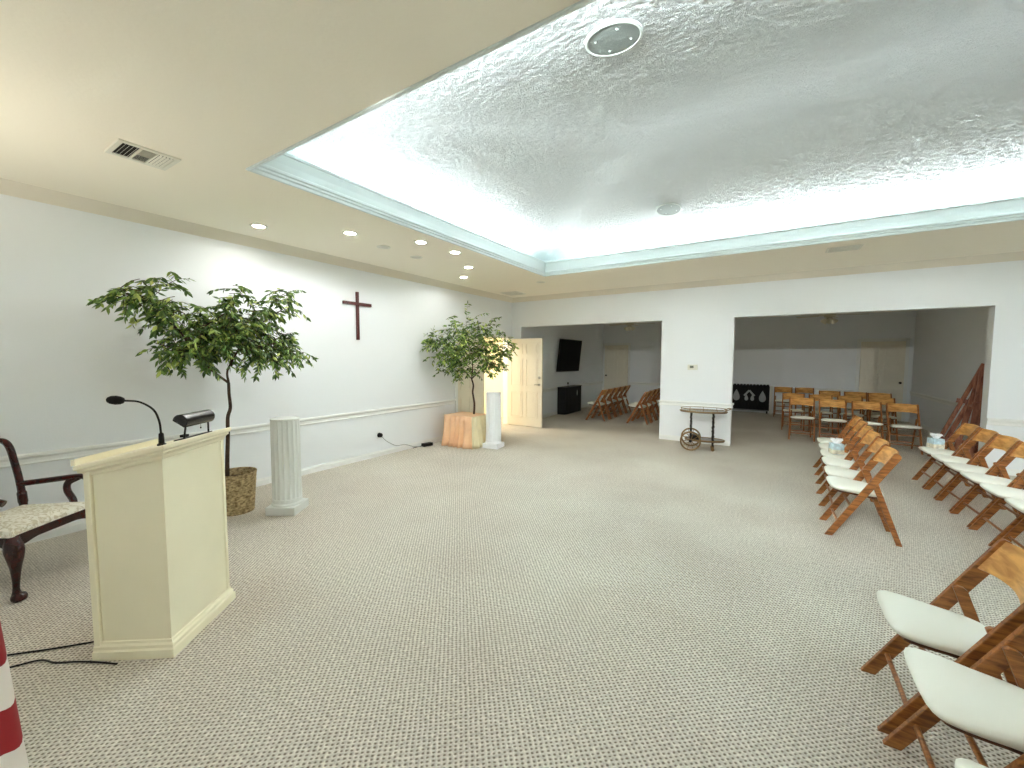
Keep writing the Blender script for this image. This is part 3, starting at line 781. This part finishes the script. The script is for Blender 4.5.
tr = [([(.05, .05, .553), (.06, .05, .75), (.03, .04, .95), (.03, .06, 1.08), fk], .019, .014),
      ([fk, (-.06, -.05, 1.32), (-.12, -.2, 1.5), (-.2, -.35, 1.85)], .01, .003), ([fk, (.02, .05, 1.5), (0, 0, 1.8), (-.05, -.05, 2.25)], .011, .003),
      ([fk, (.1, .15, 1.35), (.25, .3, 1.6), (.45, .4, 1.8)], .01, .003), ([(.05, .08, 1.5), (.2, .2, 1.8), (.28, .25, 2.2)], .008, .003)]
spr = [((-.1, -.15, 1.48), (-.30, -.42, 1.86), 74, .13, .25), ((0, 0, 1.55), (-.1, -.1, 2.14), 110, .19, .25), ((.05, .05, 1.65), (.25, .2, 2.12), 66, .14, .25),
       ((.15, .15, 1.45), (.48, .36, 1.84), 62, .11, .24), ((-.05, -.1, 1.34), (-.2, -.2, 1.56), 44, .1, .22), ((.2, .22, 1.34), (.4, .3, 1.55), 24, .08, .2), ((-.3, -.42, 1.86), (-.40, -.58, 1.96), 10, .04, .18)]
tree(t2, tr, spr, 11, .078, XL+.02+4.665)

# ------------------------------------------------------------------ cross, outlet, cord
cx = thing('wall_cross', 'dark red wooden cross hung on the left wall', 'cross', (XL, 3.965, 1.853))
MB().box(0.001, .03, -.022, .022, 0, .715).build('upright', M['crossw'], cx, bevel=.004)
MB().box(.001, .034, -.245, .245, .515, .56).build('crossbar', M['crossw'], cx, bevel=.004)
ot = thing('wall_outlet', 'wall outlet with a round black plug, low on the left wall', 'outlet', (XL, 4.33, .345))
MB().box(.0, .006, -.036, .036, -.058, .058).build('cover_plate', M['trim'], ot, bevel=.002)
MB().tube([(.006, 0, .0), (.05, 0, 0)], [.04, .034], 18).build('plug', M['black'], ot, smooth=True)
cable('plug_cord', [(XL+.045, 4.34, .33), (XL+.04, 4.45, .23), (XL+.03, 4.65, .12), (XL+.03, 4.85, .1), (XL+.05, 5.05, .03), (XL+.1, 5.25, .006)], .0045, 'thin grey cord from the black plug down to the floor by the left wall', 'grey')
pbk = thing('power_adapter', 'black power adapter lying on the carpet at the foot of the left wall', 'adapter', (-5.19, 5.3, 0), R(80))
MB().box(-.1, .1, -.045, .045, 0.002, .06).build('body', M['black'], pbk, bevel=.01)
MB().tube([(-.1, 0, .03), (-.14, .01, .02), (-.2, .05, .006), (-.28, .03, .006)], .006, 8).build('lead', M['black'], pbk, smooth=True)

# ------------------------------------------------------------------ tea cart
tc_ = thing('tea_cart', 'brass and black tea cart with oval top and big spoked wheels by the pillar', 'cart', (-.99, 7.74, 0), R(8))
def oval(a, b_, z0, z1, n=40):
    vs = [(a*math.cos(2*PI*i/n), b_*math.sin(2*PI*i/n), z) for z in (z0, z1) for i in range(n)]
    return vs, [tuple(range(n-1, -1, -1)), tuple(range(n, 2*n))]+[(i, (i+1) % n, n+(i+1) % n, n+i) for i in range(n)]
def oval_ring(a, b_, z, r, n=48):
    p = [(a*math.cos(2*PI*i/n), b_*math.sin(2*PI*i/n), z) for i in range(n+1)]
    return MB().tube(p, r, 8, cap=False)
MB().add(*oval(.37, .22, .655, .684)).build('top_shelf', M['carttop'], tc_, smooth=True)
oval_ring(.372, .222, .676, .011).build('top_rim', M['brass'], tc_, smooth=True)
oval_ring(.365, .215, .72, .005).build('gallery_rail', M['brass'], tc_, smooth=True)
for k in range(10):
    a = 2*PI*(k+.5)/10
    MB().tube([(.366*math.cos(a), .216*math.sin(a), .68), (.366*math.cos(a), .216*math.sin(a), .722)], .004, 6).build('gallery_post', M['brass'], tc_)
MB().add(*oval(.31, .17, .155, .182)).xf(Matrix.Translation((.03, 0, 0))).build('lower_shelf', M['carttop'], tc_, smooth=True)
oval_ring(.312, .172, .178, .011).xf(Matrix.Translation((.03, 0, 0))).build('lower_rim', M['brass'], tc_, smooth=True)
for x in (-.19, .16):
    for y in (-.11, .11):
        p = [(x+.004*math.cos(i*1.1), y+.004*math.sin(i*1.1), .672-(.672-(.09 if x > 0 else .165))*i/40) for i in range(41)]
        MB().tube(p, [.016+.004*math.sin(i*1.6) for i in range(41)], 8).build('twisted_leg', M['iron'], tc_, smooth=True)
for y in (-.11, .11):
    c = MB().tube([(.16, y-.008, .03), (.16, y+.008, .03)], .03, 18).bar((.16, y, .095), (.16, y, .03), .012, .03)
    c.build('caster', M['brass'], tc_, smooth=True)
MB().tube([(-.19, -.21, .165), (-.19, .21, .165)], .009, 10).build('axle', M['iron'], tc_, smooth=True)
for y in (-.2, .2):
    n = 40; p = [(-.19+.155*math.cos(2*PI*i/n), y, .167+.155*math.sin(2*PI*i/n)) for i in range(n+1)]
    w_ = MB().tube(p, .014, 8, cap=False).build('wheel', M['brass'], tc_, smooth=True)
    hb = MB().tube([(-.19, y-.018, .167), (-.19, y+.018, .167)], .025, 16); hb.build('wheel_hub', M['iron'], w_)
    sp_ = MB()
    for k in range(10):
        a = 2*PI*k/10; sp_.tube([(-.19, y, .167), (-.19+.15*math.cos(a), y, .167+.15*math.sin(a))], .0045, 6)
    sp_.build('wheel_spokes', M['brass'], w_)
MB().box(-.19, -.05, -.08, .08, .184, .25).build('drawer_box', M['iron'], tc_, bevel=.006)
MB().tube(bez([(.33, -.09, .70), (.4, -.09, .73), (.425, 0, .735), (.4, .09, .73), (.33, .09, .70)], 6), .008, 8).build('handle', M['brass'], tc_, smooth=True)

# thermostat
ts = thing('thermostat', 'small white thermostat with grey display on the pillar above the tea cart', 'thermostat', (-1.27, YB, 1.42))
MB().box(-.085, .085, -.028, .002, -.05, .05).build('body', M['thermo'], ts, bevel=.005)
MB().box(-.045, .02, -.031, -.027, -.015, .03).build('display', M['thermod'], ts)

# ------------------------------------------------------------------ ceiling fittings
def downlight(loc, label, on):
    t = thing('ceiling_downlight', label, 'ceiling light', loc, 0, 'lit recessed downlights' if on else 'unlit round ceiling fittings')
    MB().lathe([(.085, 0), (.085, -.006), (.06, -.008), (.055, .0)], 32, cap=False).build('trim_ring', M['vent'], t, smooth=True)
    MB().lathe([(0, -.003), (.056, -.003)], 28, cap=False).build('lens', M['lamp_on' if on else 'lens_off'], t)
    return t
dl = [(-4.72, 2.32), (-4.1, 3.0), (-3.68, 3.69), (-3.64, 4.28), (-4.06, 5.09), (-4.62, 5.66)]
dlab = ['lit downlight nearest the lens, above the wicker basket tree', 'lit downlight second from the lens in the arc before the cross', 'lit downlight third in the arc, close to the tray moulding',
        'lit downlight fourth in the arc, close to the tray moulding', 'lit downlight fifth in the arc with a bright streak beside it', 'lit downlight at the far end of the arc, above the peach stand tree']
def lamp_light(name, loc, power, col, size, ang=150, blend=.8, aim=None):
    l = bpy.data.lights.new(name, 'SPOT'); l.energy = power; l.color = col; l.shadow_soft_size = size
    l.spot_size = R(ang); l.spot_blend = blend
    o = bpy.data.objects.new(name, l); COL.objects.link(o); o.location = loc
    if aim: o.rotation_euler = (Vector(aim)-Vector(loc)).to_track_quat('-Z', 'Y').to_euler()
    return o
for (x, y), lb_, pw_ in zip(dl, dlab, (.8, 7, 1.2, 1, 1.1, 1.1)):
    downlight((x, y, H), lb_, True)
    lamp_light('downlight_bulb', (x, y, H-.03), pw_, (.98, .99, 1), .022, 165, .25)
for (x, y), lb_ in (((-4.25, 3.6), 'unlit round ceiling fitting nearer the lens, inside the arc of downlights'), ((-4.28, 4.2), 'unlit round ceiling fitting inside the arc, above the cross'), ((-3.7, 6.79), 'unlit round ceiling fitting at the far tray corner')):
    downlight((x, y, H), lb_, False)
# extra downlights added in the soffit out of view to brighten the room
for k, (x, y, a) in enumerate(((-1.8, .4, (-2.3, 8.4, .35)), (.4, .4, (.2, 8.4, .35)), (3.0, .4, (2.4, 8.4, .35)), (6.3, 1.2, None), (6.3, 4.0, None), (6.3, 6.8, None))):
    t = downlight((x, y, H), 'added fill downlight in the soffit out of view, %s' % ['left behind', 'centre behind', 'right behind', 'near right', 'middle right', 'far right'][k], True)
    if a: lamp_light('added_gimbal_bulb', (x, y, H-.03), 62, (1, .99, .96), .03, 50 if k == 1 else 42, .6, a)
    else: lamp_light('added_soffit_bulb', (x, y, H-.03), 5, (1, .97, .92), .06, 160)
# unseen uplighter added in the left corner to brighten the near soffit
fl = thing('added_floor_lamp', 'added brass uplighting floor lamp, unseen behind the viewpoint', 'lamp', (-3.9, -.26, 0))
MB().lathe([(0, 0), (.13, 0), (.13, .02), (.02, .035), (0, .035)], 28).build('base', M['brass'], fl, smooth=True)
MB().tube([(0, 0, .02), (0, 0, 1.72)], .011, 10).build('pole', M['brass'], fl, smooth=True)
MB().lathe([(.012, 1.70), (.08, 1.73), (.15, 1.79), (.17, 1.85), (.165, 1.85), (.14, 1.79), (.07, 1.74), (.0, 1.72)], 32, cap=False).build('bowl_shade', M['brass'], fl, smooth=True)
lamp_light('added_floor_lamp_bulb', (-3.9, -.26, 1.83), 8, (1, .92, .78), .08, 160, .6, (-3.9, -.26, 3))

def register(name, loc, w, d, label, rz=0, n=9, split=False):
    t = thing(name, label, 'vent', loc, rz, 'ceiling air vents')
    MB().box(-w/2+.02, w/2-.02, -d/2+.02, d/2-.02, -.0035, -.0015).build('dark_duct', M['ventdark'], t)
    f = MB(); e = .03
    for (x0, x1, y0, y1) in ((-w/2, w/2, -d/2, -d/2+e), (-w/2, w/2, d/2-e, d/2), (-w/2, -w/2+e, -d/2+e, d/2-e), (w/2-e, w/2, -d/2+e, d/2-e)): f.box(x0, x1, y0, y1, -.012, 0)
    f.build('frame', M['vent'], t, bevel=.003)
    s_ = MB()
    iw, idp = w/2-e, d/2-e
    def slat_y(x, y0, y1, tilt): s_.bar((x, y0, -.012), (x, y1, -.012), .014, .0015, up=(math.sin(tilt), 0, math.cos(tilt)))
    def slat_x(y, x0, x1, tilt): s_.bar((x0, y, -.012), (x1, y, -.012), .014, .0015, up=(0, math.sin(tilt), math.cos(tilt)))
    if split:
        # three-way register: slats across at both ends, lengthways in the middle
        for k in range(4):
            slat_x(-idp+.014+k*.02, -iw, iw, R(-55)); slat_x(idp-.014-k*.02, -iw, iw, R(35))
        f2 = MB().box(-iw, iw, -idp+.088, -idp+.1, -.014, -.004).box(-iw, iw, idp-.1, idp-.088, -.014, -.004); f2.build('divider', M['vent'], t)
        m_ = int(2*iw/.018)
        for k in range(m_): slat_y(-iw+.01+k*.018, -idp+.1, idp-.1, R(80 if k > m_/2 else 20))
    else:
        for k in range(n): slat_x(-idp+(k+.5)*2*idp/n, -iw, iw, R(70))
    s_.build('louvres', M['vent'], t)
register('ceiling_vent', (-3.765, 1.1, H), .3, .335, 'white three-way ceiling vent at upper left, nearest the lens', 0, split=True)
register('ceiling_vent', (-4.83, 7.62, H), .42, .42, 'square grey ceiling vent in the far left corner', 0, 12)
register('ceiling_vent', (.71, 6.78, H), .36, .26, 'small ceiling vent on the soffit above the right opening', 0, 3)

def vz(x, y):     # height of the vault surface
    return zs+(za-zs)*min(y-(TY0-o), (TY1+o)-y, x-(TX0-o))/run
o = .2
def vault_speaker(x, y, r, label, front):
    t = thing('ceiling_speaker', label, 'speaker', (x, y, vz(x, y)-.006), 0, 'round speakers in the vault')
    t.rotation_euler = (math.atan((za-zs)/run)*(1 if front else -1), 0, 0)
    MB().lathe([(r, .0), (r, -.012), (r*.93, -.016), (r*.9, -.012)], 40, cap=False).build('rim', M['grillering'], t, smooth=True)
    MB().lathe([(0, -.016), (r*.5, -.015), (r*.9, -.012)], 40, cap=False).build('grille', M['grille'], t, smooth=True)
    for k in range(4 if r > .15 else 0):
        a = R(30)+k*PI/2
        MB().lathe([(0, -.006), (.006, -.004), (.008, 0)], 10, (r*.62*math.cos(a), r*.62*math.sin(a), -.015), cap=False).build('screw', M['grillering'], t)
def hit(px, py, front):
    # walk along the view ray until the vault surface
    d = view_dir(px, py); t = .5
    while t < 20:
        p = CP+d*t
        if p.z > vz(p.x, p.y) and TX0 < p.x < TX1 and TY0 < p.y < TY1: return p
        t += .004

# ------------------------------------------------------------------ camera
CP = Vector((0, 0, 1.589))
yaw, pit, rol, fpx = 0.56808, 0.06401, 0.00235, 408.24
fwv = Vector((-math.sin(yaw)*math.cos(pit), math.cos(yaw)*math.cos(pit), -math.sin(pit)))
rv = Vector((math.cos(yaw), math.sin(yaw), 0)); uv_ = rv.cross(fwv)
r2 = rv*math.cos(rol)+uv_*math.sin(rol); u2 = -rv*math.sin(rol)+uv_*math.cos(rol)
def view_dir(px, py): return fwv+r2*((px-512)/fpx)-u2*((py-384)/fpx)
cam = bpy.data.cameras.new('camera'); co = bpy.data.objects.new('camera', cam); COL.objects.link(co)
mw = Matrix((( r2.x, u2.x, -fwv.x, CP.x), (r2.y, u2.y, -fwv.y, CP.y), (r2.z, u2.z, -fwv.z, CP.z), (0, 0, 0, 1)))
co.matrix_world = mw
cam.sensor_width = 36; cam.sensor_fit = 'HORIZONTAL'; cam.lens = 36*fpx/1024; cam.clip_start = .02
bpy.context.scene.camera = co

VS1 = (-.855, 2.43); VS2 = (-1.17, 5.47)
vault_speaker(VS1[0], VS1[1], .165, 'large round grey speaker in the near slope of the vaulted ceiling', True)
vault_speaker(VS2[0], VS2[1], .155, 'round speaker in the far slope of the vault, above the glowing cove', False)

# ------------------------------------------------------------------ back rooms
tv = thing('television', 'black flat television tilted on the left wall of the back room', 'television', (RXL, 10.9, 1.66))
MB().box(.001, .08, -.12, .12, -.1, .1).build('wall_mount', M['black'], tv)
s_ = MB().box(0, .05, -.66, .66, -.46, .46); s_.xf(Matrix.Translation((.10, 0, 0)) @ Matrix.Rotation(R(6), 4, 'Y') @ Matrix.Rotation(R(-3), 4, 'Z')); s_.build('casing', M['black'], tv, bevel=.006)
s_ = MB().box(.0505, .053, -.645, .645, -.435, .445); s_.xf(Matrix.Translation((.10, 0, 0)) @ Matrix.Rotation(R(6), 4, 'Y') @ Matrix.Rotation(R(-3), 4, 'Z')); s_.build('screen', M['screen'], tv)

def drop(cx, cz, s, n=24):
    pts = []
    for i in range(n):
        a = 2*PI*i/n; r = 1
        x = math.sin(a)*(math.sin(a/2))**1.3; z = math.cos(a)
        pts.append((cx+s*.72*x, cz+s*z))
    return pts
cb = thing('draped_cabinet', 'low black draped cabinet with a white emblem, under the television', 'cabinet', (RXL+.03, 10.88, 0)); cb.scale = (.5, .82, 1)
n = 60; vs = []
rc = [(0, -.68), (.48, -.68), (.48, .68), (0, .68)]
MB().box(0, .46, -.67, .67, .02, .745).build('body', M['matte'], cb, bevel=.02)
pr = []
for i in range(121):
    t = i/120*(.48*2+1.36)
    if t < .48: p, nn = (t, -.68), (0, -1)
    elif t < .48+1.36: p, nn = (.48, -.68+t-.48), (1, 0)
    else: p, nn = (.48-(t-1.84), .68), (0, 1)
    e = .006*math.sin(t*55); pr.append((p[0]+nn[0]*e, p[1]+nn[1]*e))
vs = [(x, y, z) for z in (.005, .76) for x, y in pr]; q = 121
MB().add(vs, [(i, i+1, q+i+1, q+i) for i in range(120)]).build('drape', M['matte'], cb, smooth=True)
MB().box(0, .5, -.7, .7, .755, .775).build('top', M['black'], cb, bevel=.006)
MB().prism([(y, z) for y, z in drop(.30, .58, .09)], 'x', .488, .494).build('emblem', M['grey'], cb)
kn = thing('small_microphone', 'small dark tabletop microphone on the black cabinet under the television', 'microphone', (RXL+.15, 10.75, .776))
MB().lathe([(.04, 0), (.04, .008), (.006, .014), (.006, .07)], 14).build('base', M['black'], kn, smooth=True)
MB().lathe([(0, -.03), (.02, -.02), (.026, 0), (.02, .02), (0, .03)], 14, (0, 0, .09)).build('head', M['black'], kn, smooth=True)

bs = thing('draped_stand', 'black draped stand with grey teardrop shapes and scalloped top against the rear wall', 'stand', (-.62, 13.78, 0))
MB().box(-.6, .56, -.02, .16, .1, .8).build('board', M['matte'], bs, bevel=.01)
vs = []; n = 200
for z, a in ((.09, 1), (.45, .8), (.79, .3)):
    for i in range(n+1): vs.append((-.61+1.18*i/n, -.03+.012*a*math.sin(i*.55), z))
MB().add(vs, [(r*(n+1)+i, r*(n+1)+i+1, (r+1)*(n+1)+i+1, (r+1)*(n+1)+i) for r in range(2) for i in range(n)]).build('drape', M['matte'], bs, smooth=True)
sc_ = MB()
for k in range(14): sc_.lathe([(0, -.04), (.03, -.035), (.042, 0), (.03, .035), (0, .04)], 12, (-.56+k*.083, .04, .80))
sc_.build('scalloped_top', M['matte'], bs, smooth=True)
for x, s in ((-.26, .17), (.40, .165)):
    MB().prism(drop(x, .50+(.02 if s > .166 else 0), s), 'y', -.062, -.046).build('teardrop', M['grey'], bs, bevel=.004)
# split shape in the middle: a chevron roof over two lobes
m_ = MB().bar((-.06, -.052, .50), (.07, -.052, .66), .05, .012, up=(0, 1, 0)).bar((.20, -.052, .50), (.07, -.052, .66), .05, .012, up=(0, 1, 0))
m_.prism(drop(-.0, .45, .09), 'y', -.06, -.046).prism(drop(.15, .45, .09), 'y', -.06, -.046)
m_.build('split_emblem', M['grey'], bs)
MB().box(-.6, .56, -.06, -.03, .075, .1).build('bottom_rail', M['grey'], bs)
MB().box(.575, .64, -.06, .16, 0, .8).build('end_board', M['thermo'], bs)
for x in (-.58, .5): MB().box(x, x+.04, 0, .14, 0, .1).build('foot', M['iron'], bs)

def ceiling_fan(loc, rz, label):
    t = thing('ceiling_fan', label, 'ceiling fan', loc, rz, 'ceiling fans in the back rooms')
    z = 0
    MB().lathe([(.07, .06), (.07, -.03), (.03, -.06), (.012, -.065), (.012, -.13), (.05, -.135), (.1, -.16), (.11, -.22), (.09, -.26), (.05, -.27), (.05, -.3), (.02, -.31)], 28).build('motor', M['fan'], t, smooth=True)
    for k in range(5):
        a = 2*PI*k/5
        bl = MB().add([(.1, -.03, -.215), (.24, -.055, -.222), (.62, -.07, -.225), (.64, 0, -.222), (.62, .07, -.212), (.24, .055, -.212), (.1, .03, -.21)]+[(x, y, zz-.006) for x, y, zz in [(.1, -.03, -.215), (.24, -.055, -.222), (.62, -.07, -.225), (.64, 0, -.222), (.62, .07, -.212), (.24, .055, -.212), (.1, .03, -.21)]],
                      [tuple(range(7)), tuple(range(13, 6, -1))]+[(i, (i+1) % 7, 7+(i+1) % 7, 7+i) for i in range(7)])
        bl.xf(Matrix.Rotation(a, 4, 'Z')); bl.build('blade', M['fan'], t)
    for k in range(3):
        a = 2*PI*k/3+.4; dx, dy = math.cos(a), math.sin(a)
        mt = Matrix.Translation((dx*.05, dy*.05, -.29)) @ Vector((dx, dy, -1.1)).to_track_quat('-Z', 'Y').to_matrix().to_4x4()
        MB().lathe([(.015, 0), (.03, -.02), (.05, -.06), (.062, -.1), (.058, -.1), (.045, -.06), (.02, -.02)], 18, cap=False).xf(mt).build('glass_shade', M['glassw'], t, smooth=True)
ceiling_fan((-3.25, 10.9, HR-.06), .3, 'white ceiling fan with glass light shades in the left back room')
ceiling_fan((.97, 10.9, HR-.06), .1, 'white ceiling fan with glass light shades in the right back room')

# easel in the right opening
ez = thing('easel', 'red-brown wooden tripod easel leaning at the right edge of the right opening', 'easel', (2.66, 9.0, 0), 0)
apx = Vector((-.02, -.12, 1.52))
def leg(a, b_, w, t_, nm='leg', up=(0, 1, 0)): MB().bar(a, b_, w, t_, up=up).build(nm, M['easelw'], ez, bevel=.004)
leg((-.46, .2, 0), apx, .05, .03)
leg((-.24, .02, 0), apx+Vector((0, .03, -.05)), .065, .025)
leg((.02, -.24, 0), apx+Vector((.02, -.03, -.02)), .06, .025)
leg((.1, .35, 0), apx+Vector((.01, .05, -.02)), .05, .03)
leg((-.11, -.12, .06), apx+Vector((.005, 0, -.12)), .09, .022, 'mast')
leg((-.3, .12, .3), apx+Vector((-.0, .06, -.3)), .06, .02, 'slat')
MB().box(-.14, .12, -.22, -.1, .87, .90).build('ledge', M['easelw'], ez, bevel=.004)
MB().box(-.14, .12, -.235, -.22, .84, .95).build('ledge_lip', M['easelw'], ez)
MB().bar((-.24, .03, .95), (.12, -.1, .90), .07, .02, up=(0, 1, 0)).build('crossbar', M['easelw'], ez, bevel=.003)
MB().bar((-.36, .1, .32), (.06, -.1, .3), .06, .02, up=(0, 1, 0)).build('stretcher', M['easelw'], ez, bevel=.003)

# flag on its stand at the left frame edge
fg = thing('flag', 'red and white striped flag on a pole at the lower left frame edge', 'flag', (-1.86, .045, 0))
MB().lathe([(.15, 0), (.15, .02), (.1, .04), (.03, .06), (.022, .12)], 28).build('stand_base', M['gold'], fg, smooth=True)
MB().tube([(0, 0, .05), (0, 0, 2.3)], .015, 12).build('pole', M['oakdark'], fg, smooth=True)
MB().lathe([(.012, 0), (.03, .01), (.012, .03), (.03, .06), (.022, .12), (0, .2)], 12, (0, 0, 2.3)).build('finial', M['gold'], fg, smooth=True)
n = 60; rows = 30; vs = []; uvs = []
for r in range(rows+1):
    k = r/rows; z = 2.2-1.85*k
    for i in range(n+1):
        a = 2*PI*i/n
        rad = .03+.085*k**.8+.012*k*math.sin(a*5+k*2)+.012*math.sin(a*3+1)
        rad *= 1+.25*max(0, k-.6)
        vs.append((rad*math.cos(a), .02*k+rad*1.05*math.sin(a), z)); uvs.append((i/n, (z*.7+1.1*rad*math.sin(a)+.9*rad*math.cos(a))+.127))
q = n+1
fmb = MB().add(vs, [(r*q+i, r*q+i+1, (r+1)*q+i+1, (r+1)*q+i) for r in range(rows) for i in range(n)])
fo = fmb.build('cloth', M['flag'], fg, smooth=True)
ul = fo.data.uv_layers.new(name='UVMap')
for lp_ in fo.data.loops: ul.data[lp_.index].uv = uvs[lp_.vertex_index]

# ------------------------------------------------------------------ cove lighting and corridor lamp
def strip(name, loc, length, power, col, inward):
    l = bpy.data.lights.new(name, 'AREA'); l.shape = 'RECTANGLE'; l.size = length; l.size_y = .04; l.energy = power; l.color = col
    ob = bpy.data.objects.new(name, l); COL.objects.link(ob); ob.location = loc
    n = (Vector(inward)*math.cos(R(12))+Vector((0, 0, 1))*math.sin(R(12))).normalized()
    ax = Vector((0, 0, 1)).cross(Vector(inward)).normalized()      # along the strip
    yv = (-n).cross(ax)
    ob.rotation_euler = Matrix(((ax.x, yv.x, -n.x), (ax.y, yv.y, -n.y), (ax.z, yv.z, -n.z))).to_euler()
    return ob
CC = (.905, .98, 1.0); pm = 5.6
lx, ly = TX1-TX0-1.5, TY1-TY0-1.5
strip('cove_tube', ((TX0+TX1)/2, TY0-.15, 3.178), lx, pm*lx, CC, (0, 1, 0))
strip('cove_tube', ((TX0+TX1)/2, TY1+.15, 3.178), lx, pm*lx, CC, (0, -1, 0))
strip('cove_tube', (TX0-.15, yc, 3.178), ly, pm*ly, CC, (1, 0, 0))
strip('cove_tube', (TX1+.15, yc, 3.178), ly, pm*ly, CC, (-1, 0, 0))
hl = bpy.data.lights.new('hall_lamp', 'AREA'); hl.size = .6; hl.energy = 18; hl.color = (1, .93, .78)
ho = bpy.data.objects.new('hall_lamp', hl); COL.objects.link(ho); ho.location = (-6.5, 7.4, 2.45)

# ------------------------------------------------------------------ world and view
w = bpy.data.worlds.new('world'); bpy.context.scene.world = w; w.use_nodes = True
w.node_tree.nodes['Background'].inputs[0].default_value = (.8, .85, .9, 1); w.node_tree.nodes['Background'].inputs[1].default_value = .3
sc = bpy.context.scene
sc.view_settings.view_transform = 'Standard'; sc.view_settings.look = 'None'; sc.view_settings.gamma = 1
sc.view_settings.use_curve_mapping = False
sc.view_settings.exposure = 2.27
cy = sc.cycles
cy.max_bounces = 10; cy.diffuse_bounces = 7; cy.glossy_bounces = 3; cy.transmission_bounces = 4
cy.caustics_reflective = False; cy.caustics_refractive = False; cy.sample_clamp_indirect = 10
cy.use_denoising = True
